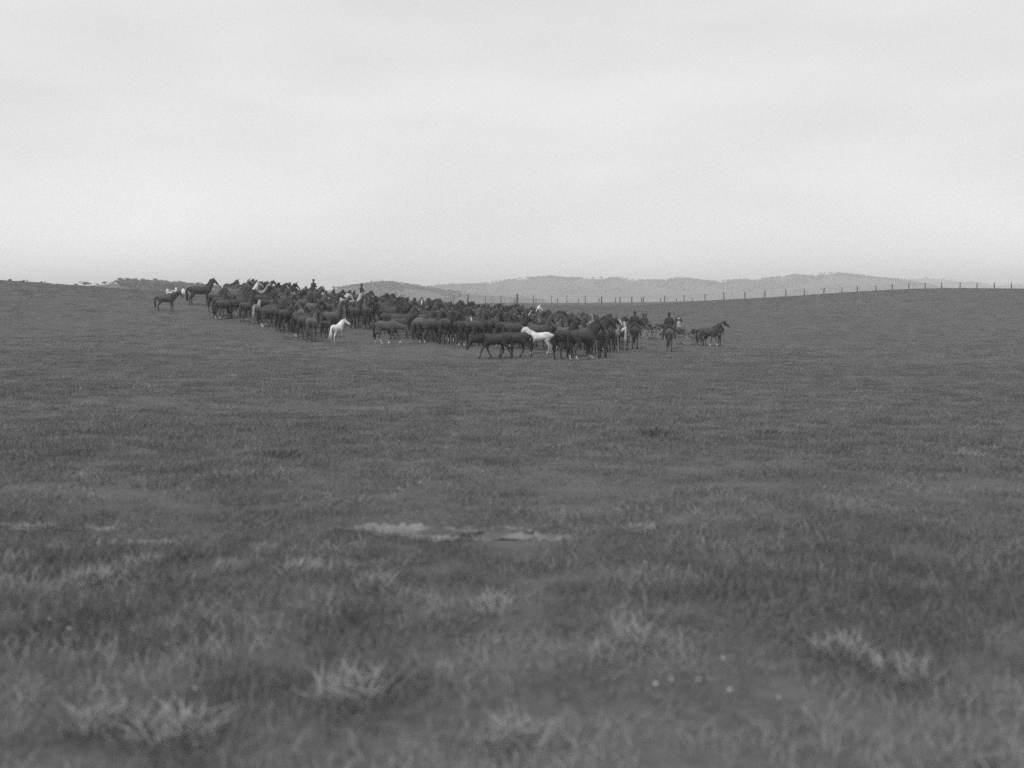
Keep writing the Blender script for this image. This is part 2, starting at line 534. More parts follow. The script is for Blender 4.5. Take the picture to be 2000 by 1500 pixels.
# ================================================================== far hills
def hill(name, prof, D, depth, mat, label):
    """a ridge whose skyline is the given polyline at distance D, falling away to both sides"""
    pxs = np.array([p[0] for p in prof], float); pys = np.array([p[1] for p in prof], float)
    n1, n2 = 220, 34
    xs = np.linspace(pxs[0], pxs[-1], n1)
    top = EYE - (np.interp(xs, pxs, pys) - HZ) / FPX * D
    base = float(ground_z([0], [D - depth], micro=False)[0]) - 4
    V = []
    for j in range(n2):
        v = -1 + 2 * j / (n2 - 1)
        y = D + v * depth
        prof_v = (math.cos(v * math.pi / 2)) ** 1.3
        for i in range(n1):
            x = (xs[i] - 1000) / FPX * D
            end = min(1, i / 12, (n1 - 1 - i) / 12)
            h = base + (top[i] - base) * prof_v
            h += (1 - prof_v) * prof_v * 0.35 * (top[i] - base) * float(_H[i % 60, j])
            V.append((x, y, h))
    F = []
    for j in range(n2 - 1):
        for i in range(n1 - 1):
            a = j * n1 + i
            F.append((a, a + 1, a + n1 + 1, a + n1))
    o = mesh_obj(name, V, F, mat)
    tag(o, label, 'hill', kind='structure')
    def top_at(px):
        return (px - 1000) / FPX * D, EYE - (float(np.interp(px, pxs, pys)) - HZ) / FPX * D
    def surf(px, v):
        y = D + v * depth
        x = (px - 1000) / FPX * y
        pc = 1000 + x * FPX / D
        tz = EYE - (float(np.interp(pc, pxs, pys)) - HZ) / FPX * D
        pv_ = math.cos(v * math.pi / 2) ** 1.3
        return x, y, base + (tz - base) * pv_
    return surf
_H = np.array([[float(_vnoise(np.array([i / 7.0]), np.array([j / 5.0]), 21)[0]) for j in range(34)] for i in range(60)])

P_LEFT = [(60, 572), (120, 564), (165, 560), (225, 555.5), (260, 553), (300, 554), (350, 558), (420, 563), (520, 569), (640, 576), (720, 582)]
P_MID = [(520, 584), (600, 575), (640, 569), (680, 562), (730, 554.5), (770, 552.5), (800, 558), (830, 563), (870, 569), (920, 574), (1000, 580), (1060, 584)]
P_FARA = [(300, 574), (560, 570), (700, 568), (820, 564), (870, 558), (940, 556), (990, 549), (1040, 544), (1070, 541), (1100, 544), (1150, 545), (1200, 544), (1245, 549),
          (1290, 549), (1330, 545), (1380, 551), (1410, 551), (1440, 548), (1470, 549), (1490, 546), (1550, 539), (1572, 542), (1625, 535), (1680, 543), (1735, 547),
          (1755, 554), (1800, 562), (1850, 568), (1950, 572), (2100, 570), (2400, 574)]
P_FARB = [(1500, 568), (1650, 562), (1750, 552), (1800, 544), (1840, 549), (1880, 556), (1950, 560), (2040, 552), (2150, 557), (2400, 566), (2600, 570)]
H_LEFT = hill('hill', P_LEFT, 470.0, 150.0, m_hill, 'dark wooded hill behind the left slope of the pasture')
H_MID = hill('hill', P_MID, 900.0, 240.0, m_hill, 'grey rounded hill rising behind the middle of the mob')
H_FARA = hill('hill', P_FARA, 1750.0, 420.0, m_hill, 'long hazy range of hills behind the fence')
H_FARB = hill('hill', P_FARB, 2900.0, 600.0, m_hill, 'palest distant hill beyond the right end of the range')

# ================================================================== trees
def crown_mesh(seed, spread=1.0, leaves=420):
    r = np.random.default_rng(seed)
    V = []; F = []
    lobes = [(r.normal(0, 0.30 * spread), r.normal(0, 0.30 * spread), r.uniform(0.48, 0.9), r.uniform(0.16, 0.30)) for _ in range(7)]
    for i in range(leaves):
        lx, ly, lz, lr = lobes[r.integers(len(lobes))]
        d = r.normal(size=3); d /= np.linalg.norm(d)
        p = np.array([lx, ly, lz]) + d * lr * r.uniform(0.5, 1.05) * np.array([1.15, 1.15, 0.7])
        a = r.normal(size=3); a /= np.linalg.norm(a); b2 = np.cross(a, r.normal(size=3)); b2 /= np.linalg.norm(b2)
        s = r.uniform(0.028, 0.06)
        n = len(V)
        V += [p - a * s - b2 * s * 0.5, p + a * s - b2 * s * 0.6, p + a * s * 0.8 + b2 * s * 0.6, p - a * s * 0.7 + b2 * s * 0.5]
        F.append((n, n + 1, n + 2, n + 3))
    me = bpy.data.meshes.new('crown')
    me.from_pydata([tuple(v) for v in V], [], F)
    me.materials.append(m_leafc)
    tm = MB()
    tm.tube([(0, 0, -0.12), (0.01, 0, 0.25), (0.03, 0.01, 0.5)], [0.035, 0.026, 0.018], 6)
    for (lx, ly, lz, lr) in lobes[:5]:
        tm.tube([(0.02, 0, 0.36), (lx * 0.6, ly * 0.6, lz * 0.8), (lx, ly, lz)], [0.018, 0.011, 0.006], 5)
    tme = bpy.data.meshes.new('trunk')
    tme.from_pydata([tuple(v) for v in tm.V], [], tm.F)
    tme.materials.append(m_bark)
    return me, tme
CROWNS = [crown_mesh(s, sp) for s, sp in ((1, 1.0), (2, 1.25), (3, 0.85), (4, 1.1), (5, 1.0))]
def tree(loc, h, label, group, name='gum_tree', var=None, wide=1.0):
    k = random.randrange(len(CROWNS)) if var is None else var
    r = empty(name, loc, random.uniform(0, 6.28))
    r.scale = (h * wide, h * wide, h)
    for nm, mesh_ in (('trunk', CROWNS[k][1]), ('crown', CROWNS[k][0])):
        c = bpy.data.objects.new(nm, mesh_)
        link(c); c.parent = r
    tag(r, label, 'tree', group)
    return r
def hill_tree(surf, px, v, h, label, group, **kw):
    x, y, z = surf(px, v)
    return tree((x, y, z - 0.22 * h), h, label, group, **kw)
# lone trees on the left hill's open shoulder
for (px, h, lab, var, wide) in [(166, 3.0, 'low dark bush at the left foot of the wooded hill', 1, 1.6), (190, 1.5, 'smallest lone tree left of the wooded hill', 2, 1.0),
                          (205, 2.2, 'flat topped lone tree, middle of three on the open hill shoulder', 1, 1.2), (219, 1.6, 'lone small tree just before the wooded hill', 3, 1.1)]:
    hill_tree(H_LEFT, px, 0.0, h, lab, None, var=var, wide=wide)
hill_tree(H_LEFT, 238, 0.0, 3.6, 'taller tree at the left edge of the hill wood', None, var=0, wide=1.0)
hill_tree(H_LEFT, 305, 0.0, 3.2, 'tree poking above the middle of the hill wood', None, var=0, wide=1.0)
for px in list(np.arange(232, 420, 6.5)):
    hill_tree(H_LEFT, px + random.uniform(-2, 2), random.uniform(-0.05, 0.05), random.uniform(1.7, 2.8), 'dark tree along the skyline of the near wooded hill', 'trees along the near wooded hilltop', wide=random.uniform(1.0, 1.5))
for i in range(40):
    hill_tree(H_LEFT, random.uniform(235, 410), random.uniform(-0.75, -0.12), random.uniform(1.6, 2.6), 'dark tree in the wood on the near hillside', 'trees covering the near hillside', wide=random.uniform(1.1, 1.6))
for (px, h, lab, var, wide) in [(579, 4.6, 'scraggy tree standing up behind the mob beside the mounted man', 2, 0.9), (655, 4.0, 'small tree top showing behind the mob left of the grey hill', 4, 1.0),
                          (686, 3.6, 'dark tree at the left foot of the grey rounded hill', 0, 1.2), (726, 3.4, 'lone tree high on the left shoulder of the grey hill', 3, 0.9), (743, 3.2, 'broad tree crowning the grey rounded hill', 1, 1.7)]:
    hill_tree(H_MID, px, 0.0, h, lab, None, var=var, wide=wide)
for px in np.arange(700, 860, 8.5):
    hill_tree(H_MID, px + random.uniform(-3, 3), random.uniform(-0.04, 0.04), random.uniform(1.6, 3.0), 'small tree on the skyline of the grey rounded hill', 'trees on the grey hill skyline', wide=random.uniform(1.0, 1.5))
for px in np.arange(850, 1760, 13):
    hill_tree(H_FARA, px + random.uniform(-5, 5), random.uniform(-0.03, 0.03), random.uniform(2.6, 5.0), 'tiny tree on the skyline of the long hazy range', 'trees on the hazy range skyline', wide=random.uniform(1.1, 1.7))
# scattered scrub over the far slopes, too far off to count
def woodland(surf, n, p0, p1, hmin, hmax, label):
    V = []; F = []
    for i in range(n):
        px = random.uniform(p0, p1); v = -abs(random.triangular(-0.9, 0.9, 0.0))
        if float(_vnoise(np.array([px / 30.0]), np.array([v * 6]), 31)[0]) < -0.25: continue
        x, y, z = surf(px, v)
        h = random.uniform(hmin, hmax); w = h * random.uniform(0.45, 0.8)
        b0 = len(V)
        k = 7
        V.append((x, y, z - 0.2 * h))
        for ring_, (rz, rr) in enumerate(((0.25, 0.9), (0.65, 1.0), (0.92, 0.55))):
            for q in range(k):
                a = 6.283 * q / k + ring_ * 0.4; jr = rr * random.uniform(0.7, 1.15)
                V.append((x + math.cos(a) * w * jr, y + math.sin(a) * w * jr, z + h * rz * random.uniform(0.9, 1.08)))
        V.append((x, y, z + h * 1.02))
        for q in range(k):
            F.append((b0, b0 + 1 + (q + 1) % k, b0 + 1 + q))
            for rg in range(2):
                a = b0 + 1 + rg * k + q; b2 = b0 + 1 + rg * k + (q + 1) % k
                F.append((a, b2, b2 + k, a + k))
            F.append((b0 + 1 + 2 * k + q, b0 + 1 + 2 * k + (q + 1) % k, b0 + 1 + 3 * k))
    o = mesh_obj('woodland', V, F, m_leafc, smooth_=False)
    tag(o, label, 'woodland', kind='stuff')
woodland(H_LEFT, 520, 232, 430, 0.9, 1.8, 'dense scrub filling the near wooded hillside')
woodland(H_MID, 800, 660, 900, 1.0, 2.0, 'open scrub scattered over the grey rounded hill')
woodland(H_FARA, 3400, 830, 1800, 1.6, 3.2, 'thin scrub over the long hazy range of hills')
woodland(H_FARB, 240, 1680, 2060, 3.0, 5.0, 'faint scrub on the palest distant hill')
# low bushes on the left crest
for px, h, lab in ((20, 0.42, 'low bump of scrub at the far left of the near skyline'), (46, 0.45, 'rounded low bush on the left skyline'), (80, 0.5, 'small bush on the sloping left skyline'), (112, 0.4, 'tiny bush low on the sloping left skyline')):
    D = 106 + (px / 165.0) * 10
    x = px2x(px, D)
    tree((x, D, gz(x, D) - 0.42 * h), h, lab, None, name='bush', var=2, wide=0.9)['category'] = 'bush'

# ================================================================== fences
def post_D(px, top, h, d0):
    D = np.arange(d0, d0 + 60, 0.5)
    z = ground_z(px2x(px, D), D)
    row = HZ - (z + h - EYE) * FPX / D
    return float(D[int(np.argmin(np.abs(row - top) + 0.01 * (D - d0)))])
def fence(posts, Dfun, h, r, label, wires):
    f = empty('wire_fence', (0, 0, 0))
    tag(f, label, 'fence')
    tops = []
    for i, (px, hh, rr) in enumerate(posts):
        D = Dfun(px)
        x = px2x(px, D)
        z = gz(x, D)
        mb = MB()
        lean = (random.uniform(-0.04, 0.04), random.uniform(-0.05, 0.05))
        H = h * hh
        mb.tube([(0, 0, -0.3), (lean[0] * 0.4, lean[1] * 0.4, H * 0.4), (lean[0], lean[1], H)], [r * rr, r * rr * random.uniform(0.9, 1.05), r * rr * 0.88], 8)
        p = mb.build('post', m_post, f)
        p.location = (x, D, z)
        tops.append((x, D, z, H, lean))
    for wi, fr in enumerate(wires):
        mb = MB()
        pts = []
        for (x, D, z, H, lean) in tops:
            pts.append(Vector((x + lean[0] * fr, D + lean[1] * fr - r * 1.0, z + h * fr)))
        fine = []
        for a, b2 in zip(pts[:-1], pts[1:]):
            fine += [a, (a + b2) / 2 + Vector((0, 0, -0.02))]
        fine.append(pts[-1])
        mb.tube(fine, [0.006] * len(fine), 4, ref=(0, 1, 0))
        mb.build('wire', m_wire, f)
    return f
MAINP = [(886, 1, 1), (914, 1.12, 2.2), (948, 0.9, 0.9), (978, 1, 1.1), (1010, 1.15, 2.6), (1042, 1, 1.1), (1077, 1, 0.8), (1107, 1.05, 0.9), (1143, 1, 1.2), (1175, 0.95, 1.5), (1211, 0.92, 1.4),
         (1234, 1.0, 1.9), (1257, 0.95, 1.6), (1298, 1.0, 1.5), (1336, 0.95, 1.3), (1377, 1, 1.3), (1414, 1.05, 1.7), (1455, 1, 1.5), (1494, 1.02, 1.4), (1535, 0.98, 1.5), (1571, 0.95, 1.4), (1609, 1, 1.6),
         (1644, 0.95, 1.4), (1674, 0.98, 1.5), (1711, 0.95, 1.5), (1743, 1.02, 1.6), (1775, 1, 1.2), (1807, 1.03, 1.4), (1839, 1.02, 1.3), (1875, 1.05, 1.3), (1908, 1, 1.4), (1942, 1, 1.5), (1976, 1, 1.4), (2012, 1, 1.5)]
TOPS = [(886, 573), (1010, 573), (1077, 576), (1143, 577), (1234, 580), (1298, 577.5), (1377, 574.5), (1414, 572.5), (1455, 571), (1494, 568.5), (1535, 567), (1571, 565), (1609, 563), (1644, 561), (1711, 558), (1743, 556), (1775, 554), (1807, 553), (1875, 552), (2012, 553)]
def main_D(px):
    d0 = float(np.interp(px, [700, 886, 1000, 1250, 1494, 1711, 1875, 2012], [168, 170, 172, 173, 168, 160, 154, 150]))
    return post_D(px, float(np.interp(px, [q[0] for q in TOPS], [q[1] for q in TOPS])), 1.22, d0)
fence(MAINP, main_D, 1.22, 0.062, 'long post and wire fence along the crest behind the mob', (0.3, 0.58, 0.9))
BACKP = [(1005, 1, 1), (1047, 1, 1), (1089, 1, 1.2), (1130, 1, 1.1), (1170, 1, 1.2), (1202, 1.1, 1.2), (1253, 1.05, 1.4), (1290, 1.05, 1.2), (1321, 0.9, 1.2), (1352, 1, 1)]
fence(BACKP, lambda px: post_D(px, 582.5, 1.2, 178), 1.2, 0.07, 'second fence of shorter looking posts just beyond the crest', (0.35, 0.85))

# ================================================================== horses
def rotz(p, c, a):
    d = Vector(p) - Vector(c)
    return Vector(c) + Vector((d.x * math.cos(a) - d.y * math.sin(a), d.x * math.sin(a) + d.y * math.cos(a), d.z))
def horse_template(neck=52, head=-48, yaw=0.0, swing=(0, 0, 0, 0), tail=0.0, mane_side=1, pony=0.0, seed=0):
    """facing +X, withers about 1.5 m; neck / head pitch in degrees, yaw of the head, leg swings (FL, FR, HL, HR)"""
    rnd = random.Random(seed)
    mb = MB()
    k = 1.0 + pony
    mb.tube([(-0.83, 0, 1.23), (-0.66, 0, 1.205), (-0.38, 0, 1.18), (0.0, 0, 1.135), (0.28, 0, 1.14), (0.48, 0, 1.18), (0.64, 0, 1.13)],
            [(.12, .15), (.255 * k, .275), (.285 * k, .295), (.31 * k, .305), (.275 * k, .32), (.225 * k, .31), (.16, .2)], 26)
    mb.tube([(0.30, 0, 1.36), (0.46, 0, 1.42), (0.6, 0, 1.36)], [(.09, .09), (.08, .085), (.09, .1)], 10)      # withers
    mb.tube([(-0.60, 0, 1.36), (-0.42, 0, 1.39), (-0.2, 0, 1.34)], [(.13, .1), (.14, .1), (.13, .1)], 10)      # croup
    nb = Vector((0.50, 0, 1.22))
    na = math.radians(neck)
    L = 0.78 if not pony else 0.66
    kn_ = 1.12 if not pony else 1.3
    NP = []
    for i, f in enumerate((0.0, 0.35, 0.7, 1.0)):
        bend = na + math.radians(10) * (f - 0.5)
        p = nb + Vector((math.cos(bend), 0, math.sin(bend))) * L * f
        NP.append(rotz(p, nb, yaw * f * 0.75))
    nref = (Vector((-math.sin(yaw * 0.5), math.cos(yaw * 0.5), 0)))
    NR = [(.175 * kn_, .26 * kn_), (.12 * kn_, .20 * kn_), (.095 * kn_, .155 * kn_), (.08 * kn_, .125 * kn_)]
    mb.tube(NP, NR, 20, ref=nref)
    ha = math.radians(head)
    hd = Vector((math.cos(yaw) * math.cos(ha), math.sin(yaw) * math.cos(ha), math.sin(ha)))
    href = Vector((-math.sin(yaw), math.cos(yaw), 0))
    hup = hd.cross(href); 
    if hup.z < 0: hup = -hup
    fw = Vector((math.cos(yaw), math.sin(yaw), 0))
    poll = NP[-1] + hup * 0.02
    HP = [poll - hd * 0.02, poll + hd * 0.14 - hup * 0.01, poll + hd * 0.34 - hup * 0.01, poll + hd * 0.50 - hup * 0.015, poll + hd * 0.57 - hup * 0.03]
    mb.tube(HP, [(.08, .10), (.092, .135), (.068, .09), (.058, .072), (.05, .06)], 12, ref=href)
    for s in (-1, 1):
        e0 = poll + href * s * 0.055 + hup * 0.07 - hd * 0.02
        mb.tube([e0, e0 + hup * 0.09 + fw * 0.015 + href * s * 0.012, e0 + hup * 0.17 - hd * 0.01 + href * s * 0.006], [(.034, .026), (.032, .022), (.012, .01)], 7, ref=href)
    feet = []
    for i, s in ((0, 1), (1, -1)):
        a = math.radians(swing[i])
        top = Vector((0.47, s * 0.15, 1.02))
        def R(dx, z):
            q = Vector((dx, 0, z - 0.98))
            return Vector((top.x + q.x * math.cos(a) - q.z * math.sin(a), s * 0.15, 0.98 + q.x * math.sin(a) + q.z * math.cos(a)))
        lift = 0.0
        knee = R(0.02, 0.50); fet = R(0.0, 0.15)
        if swing[i] > 8: fet.x -= 0.06; fet.z += 0.03
        if swing[i] < -8: fet.x -= 0.08; fet.z += 0.03
        hoof = fet + Vector((0.05, 0, -0.11)); toe = Vector((hoof.x + 0.02, hoof.y, max(0.03, hoof.z)))
        mb.tube([(0.46, s * 0.13, 1.14), top + Vector((-0.02, 0, -0.10)), R(-0.02, 0.76)], [(.10, .16), (.09, .125), (.062, .08)], 10)
        mb.tube([R(-0.02, 0.80), R(0.0, 0.64), knee, R(0.0, 0.42), R(-0.005, 0.28), fet], [(.065, .085), (.05, .06), (.048, .054), (.036, .042), (.033, .04), (.04, .045)], 9)
        mb.tube([fet, fet * 0.45 + toe * 0.55, toe], [(.038, .042), (.042, .045), (.055, .06)], 9)
        feet.append(toe)
    for i, s in ((2, 1), (3, -1)):
        a = math.radians(swing[i])
        c = Vector((-0.52, s * 0.15, 1.08))
        def R2(x, z):
            q = Vector((x + 0.52, 0, z - 1.08))
            return Vector((c.x + q.x * math.cos(a) - q.z * math.sin(a), s * 0.15, c.z + q.x * math.sin(a) + q.z * math.cos(a)))
        hock = R2(-0.74, 0.54); fet = R2(-0.71, 0.15)
        hoof = fet + Vector((0.06, 0, -0.11)); toe = Vector((hoof.x, hoof.y, max(0.03, hoof.z)))
        mb.tube([(-0.60, s * 0.12, 1.24), c + Vector((-0.02, 0, -0.04)), R2(-0.50, 0.90)], [(.13, .19), (.125, .20), (.095, .15)], 10)
        mb.tube([R2(-0.50, 0.92), R2(-0.60, 0.74), R2(-0.69, 0.62), hock, R2(-0.745, 0.46), R2(-0.725, 0.30), fet], [(.09, .145), (.07, .10), (.052, .07), (.05, .062), (.04, .048), (.036, .042), (.043, .047)], 9)
        mb.tube([fet, fet * 0.45 + toe * 0.55, toe], [(.04, .044), (.043, .046), (.056, .062)], 9)
        feet.append(toe)
    me = remeshed(mb, 0.022, 5)
    me.materials.clear(); me.materials.append(m_horse)
    n = len(me.vertices)
    co = np.empty(n * 3, np.float32); me.vertices.foreach_get('co', co); co = co.reshape(-1, 3).astype(float)
    at = {}
    # face marking
    P0 = np.array(poll); hdn = np.array(hd); hun = np.array(hup); hrn = np.array(href)
    rel = co - P0
    al = rel @ hdn; up = rel @ hun; sd = np.abs(rel @ hrn)
    wave = 0.032 + 0.01 * np.sin(al * 23)
    at['blaze'] = ((al > 0.04) & (al < 0.62) & (up > 0.03) & (up < 0.16) & (sd < wave) & (rel @ hdn > 0)).astype(np.float32)
    at['nose'] = (smooth(0.50, 0.58, al) * ((np.abs(up) < 0.12) & (sd < 0.1)) * 0.7).astype(np.float32)
    low = co[:, 2]
    edge = 0.30 + 0.05 * np.sin(co[:, 0] * 40)
    at['sock_hind'] = ((co[:, 0] < -0.2) & (low < edge) & (low > 0.06)).astype(np.float32)
    at['sock_fore'] = ((co[:, 0] > 0.1) & (low < edge * 0.8) & (low > 0.06) & (np.abs(co[:, 0] - 0.5) < 0.45) & (np.abs(co[:, 1]) > 0.08)).astype(np.float32)
    dn = _vnoise(co[:, 0] * 5 + 2, co[:, 2] * 5 + co[:, 1] * 4, 51) * 0.5 + _vnoise(co[:, 0] * 13, co[:, 2] * 13 + co[:, 1] * 9, 52) * 0.5
    at['dirt'] = (np.clip(0.12 + 0.45 * dn + 0.5 * smooth(0.7, 0.1, low), 0, 0.6) * 0.75).astype(np.float32)
    at['hoof'] = (low < 0.065).astype(np.float32)
    at['points'] = (smooth(0.75, 0.4, low) * (np.abs(co[:, 1]) > 0.06) * 0.75).astype(np.float32)
    pn = _vnoise(co[:, 0] * 2.3 + 5, co[:, 1] * 2.0 + co[:, 2] * 2.4, 44)
    at['patch'] = smooth(0.0, 0.08, pn * 0.8 + 0.75 * smooth(0.0, -0.45, co[:, 0]) * smooth(0.75, 1.0, co[:, 2]) - 0.55).astype(np.float32)
    for nm, arr in at.items():
        a_ = me.attributes.new(nm, 'FLOAT', 'POINT'); a_.data.foreach_set('value', np.ascontiguousarray(arr, dtype=np.float32))
    me.polygons.foreach_set('use_smooth', [True] * len(me.polygons))
    me.name = 'horse'
    # mane: overlapping locks hanging to one side of the crest, and a forelock
    mm = MB()
    nl = 30
    for i in range(nl):
        f = i / (nl - 1) * 0.97
        j = min(int(f * 3), 2); u = f * 3 - j
        fr = (0.0, 0.35, 0.7, 1.0)
        p = NP[j].lerp(NP[j + 1], u)
        rs = NR[j][0] * (1 - u) + NR[j + 1][0] * u; ru = NR[j][1] * (1 - u) + NR[j + 1][1] * u
        tg = (NP[j + 1] - NP[j]).normalized()
        side = nref - tg * nref.dot(tg); side.normalize()
        upv = tg.cross(side)
        if upv.dot(Vector((-math.cos(yaw * .5), -math.sin(yaw * .5), 0.6))) < 0: upv = -upv
        sg = mane_side
        c0 = p + upv * ru * 0.93
        ln = rnd.uniform(0.7, 1.15)
        c1 = p + upv * ru * 0.75 + side * sg * rs * 0.75 + upv * 0.03
        c2 = p + upv * ru * 0.15 + side * sg * (rs + 0.02)
        c2 = c2 + tg * rnd.uniform(-0.02, 0.02)
        c3 = c2 + Vector((rnd.uniform(-0.06, 0.04), 0, -0.14 * ln))
        mm.tube([c0 + upv * 0.045, c1, c2, c3], [(.018, .034), (.02, .036), (.016, .032), (.005, .012)], 5, ref=side)
    fo = poll + hup * 0.09 + hd * 0.0
    mm.tube([fo, fo + hd * 0.08 + hup * 0.015, fo + hd * 0.20 - hup * 0.0], [(.03, .02), (.03, .018), (.008, .008)], 6, ref=href)
    mme = bpy.data.meshes.new('mane'); mme.from_pydata([tuple(v) for v in mm.V], [], mm.F); mme.materials.append(m_hair)
    mme.polygons.foreach_set('use_smooth', [True] * len(mme.polygons))
    tm = MB()
    for i in range(9):
        a = 2 * math.pi * i / 9
        oy = 0.035 * math.cos(a); ox = 0.03 * math.sin(a); ln = rnd.uniform(0.85, 1.08)
        b0 = Vector((-0.86, 0, 1.33))
        pts = [b0 + Vector((0.04, oy * 0.3, 0.01)), b0 + Vector((-0.09, oy * 0.6, -0.04)), b0 + Vector((-0.14 + ox, oy + tail * 0.15, -0.22)),
               b0 + Vector((-0.13 + ox * 1.6, oy * 1.7 + tail * 0.5, -0.55)), b0 + Vector((-0.11 + ox * 1.7, oy * 1.5 + tail * 0.9, -0.80 * ln)), b0 + Vector((-0.10 + ox, oy * 0.8 + tail * 1.05, -0.95 * ln))]
        tm.tube(pts, [.03, .035, .038, .042, .03, .008], 6)
    tme = bpy.data.meshes.new('tail'); tme.from_pydata([tuple(v) for v in tm.V], [], tm.F); tme.materials.append(m_hair)
    tme.polygons.foreach_set('use_smooth', [True] * len(tme.polygons))
    em = MB()
    eyes = []
    for s in (-1, 1):
        em.tube([poll + hd * 0.15 + href * s * 0.078 + hup * 0.045, poll + hd * 0.19 + href * s * 0.077 + hup * 0.042], [.018, .018], 7)
    return {'body': me, 'mane': mme, 'tail': tme, 'eyes': em, 'poll': poll, 'hd': hd, 'href': href, 'hup': hup, 'NP': NP}

T = {
    'alert': horse_template(58, -42, 0, (2, -3, 4, -4), 0.0, 1, seed=1),
    'level': horse_template(34, -52, 0, (4, -4, -3, 6), 0.05, -1, seed=2),
    'turn_l': horse_template(46, -44, math.radians(52), (0, 3, 6, -3), -0.05, 1, seed=3),
    'turn_r': horse_template(46, -44, math.radians(-52), (3, 0, -4, 5), 0.04, -1, seed=4),
    'walk_low': horse_template(-14, -66, math.radians(4), (24, -18, -20, 22), 0.0, 1, seed=5),
    'graze': horse_template(-40, -72, math.radians(-6), (10, -8, 4, -6), 0.0, -1, seed=6),
    'walk': horse_template(40, -50, 0, (18, -14, -15, 18), 0.06, 1, seed=7),
    'pony': horse_template(42, -56, math.radians(6), (-3, 4, 9, -5), 0.0, -1, pony=0.12, seed=8),
    'pony_turn': horse_template(54, -34, math.radians(-74), (0, 3, 5, -5), 0.16, -1, pony=0.12, seed=9),
    'high_r': horse_template(62, -35, math.radians(-22), (3, 0, -4, 5), 0.04, -1, seed=10),
}
def horse(loc, H, heading, pose, coat, label, group='horses of the mob', hair=None, name='horse', eyes=False, **marks):
    tpl = T[pose]
    o = bpy.data.objects.new(name, tpl['body'])
    link(o)
    s = H / 1.5
    o.location = loc
    o.scale = (s, s, s)
    o.rotation_euler = (0, 0, math.radians(heading))
    o.color = gray(coat)
    for k_ in ('points', 'blaze', 'sock_hind', 'sock_fore', 'patch', 'dirty'):
        o[k_] = float(marks.get(k_, 1.0 if k_ == 'dirty' and coat > 0.3 else 0.0))
    hv = hair if hair is not None else max(0.02, coat * 0.6)
    for nm in ('mane', 'tail'):
        c = bpy.data.objects.new(nm, tpl[nm]); link(c); c.parent = o; c.color = gray(hv)
    if eyes:
        V, F = tpl['eyes'].V, tpl['eyes'].F
        h = len(V) // 2; hf = len(F) // 2
        mesh_obj('eye', V[:h], F[:hf], m_eye, o)
        mesh_obj('eye', V[h:], [tuple(i - h for i in f) for f in F[hf:]], m_eye, o)
    tag(o, label, 'pony' if name == 'pony' else 'horse', group)
    return o
def horse_px(px, py, *a, **k):
    x, y = at_px(px, py)
    return horse((x, y, gz(x, y) - 0.02), *a, **k)
PLACED = []
def H_(px, py, H, heading, pose, coat, label, **k):
    x, y = at_px(px, py)
    PLACED.append((x, y, math.cos(math.radians(heading)), math.sin(math.radians(heading))))
    return horse((x, y, gz(x, y) - 0.02), H, heading, pose, coat, label, **k)

BL, DK, BR, CH, GR, WH = 0.042, 0.058, 0.085, 0.12, 0.36, 0.66
H_(325, 609, 1.28, 4, 'level', 0.055, 'small dark horse with long tail standing apart at the far left', eyes=True, name='horse')
H_(392, 597, 1.62, 8, 'alert', BL, 'tall black horse with raised head standing against the sky at left', eyes=True)
H_(438, 624, 1.45, 62, 'level', DK, 'dark horse with white hind feet at the near left corner of the mob', sock_hind=1)
H_(468, 622, 1.45, 48, 'alert', BL, 'black horse beside the white footed one at the left corner')
H_(501, 632, 1.42, 92, 'level', 0.15, 'light brown horse with pale tail seen from behind, left part of mob', hair=0.32, sock_hind=0.6)
H_(533, 637, 1.48, 40, 'turn_r', DK, 'dark horse with white socks right of the pale tailed one', sock_hind=1, sock_fore=1)
H_(561, 649, 1.5, 72, 'graze', BL, 'black horse with head down left of the rump by the white pony')
H_(578, 652, 1.45, 100, 'turn_l', DK, 'dark horse seen from behind, second left of the white pony')
H_(609, 668, 1.52, 88, 'level', 0.10, 'brown horse seen from behind standing left beside the white pony', hair=0.07)
H_(638, 661, 1.15, 75, 'level', BL, 'small black horse half hidden behind the white pony')
H_(658, 671, 1.18, 74, 'pony_turn', WH, 'white pony seen from behind with its head turned right', name='pony', group=None, eyes=True, hair=0.78)
H_(694, 640, 1.52, 86, 'level', DK, 'big dark rump just right above the rear view white pony')
H_(716, 642, 1.55, 94, 'turn_r', BL, 'black horse with pale hind feet in the gap right of the white pony', sock_hind=0.6)
H_(757, 674, 1.42, 335, 'walk_low', 0.075, 'dark horse with lowered head and white feet in the gap between ponies', sock_fore=1, sock_hind=0.7)
H_(786, 655, 1.5, 30, 'alert', DK, 'dark horse side on behind the lowered head near the middle')
H_(820, 670, 1.45, 70, 'level', BR, 'brown horse with light hind legs at the middle front of the mob', sock_hind=0.5)
H_(846, 668, 1.48, 110, 'turn_r', DK, 'dark rump with dropped tail at the middle front row')
H_(869, 673, 1.5, 80, 'level', DK, 'dark horse left of the one with a bright white sock')
H_(905, 677, 1.5, 84, 'turn_l', BL, 'black horse with bright white hind socks left of the walking horses', sock_hind=1)
H_(930, 674, 1.48, 60, 'alert', DK, 'dark horse between the white socked one and the walkers')
H_(965, 702, 1.34, 181, 'walk_low', 0.038, 'black horse walking left with its nose near the grass', eyes=True)
H_(1004, 700, 1.36, 172, 'walk_low', 0.04, 'second black horse walking left, its shoulder hidden by the first')
H_(1053, 691, 1.2, 180, 'pony', WH, 'white pony standing side on facing left in front of the mob', name='pony', group=None, eyes=True, hair=0.7)
H_(1103, 701, 1.5, 58, 'level', BL, 'black horse just right of the side on white pony')
H_(1140, 703, 1.5, 40, 'level', 0.05, 'dark horse with white feet at the nearest corner of the mob', sock_hind=1, sock_fore=0.7)
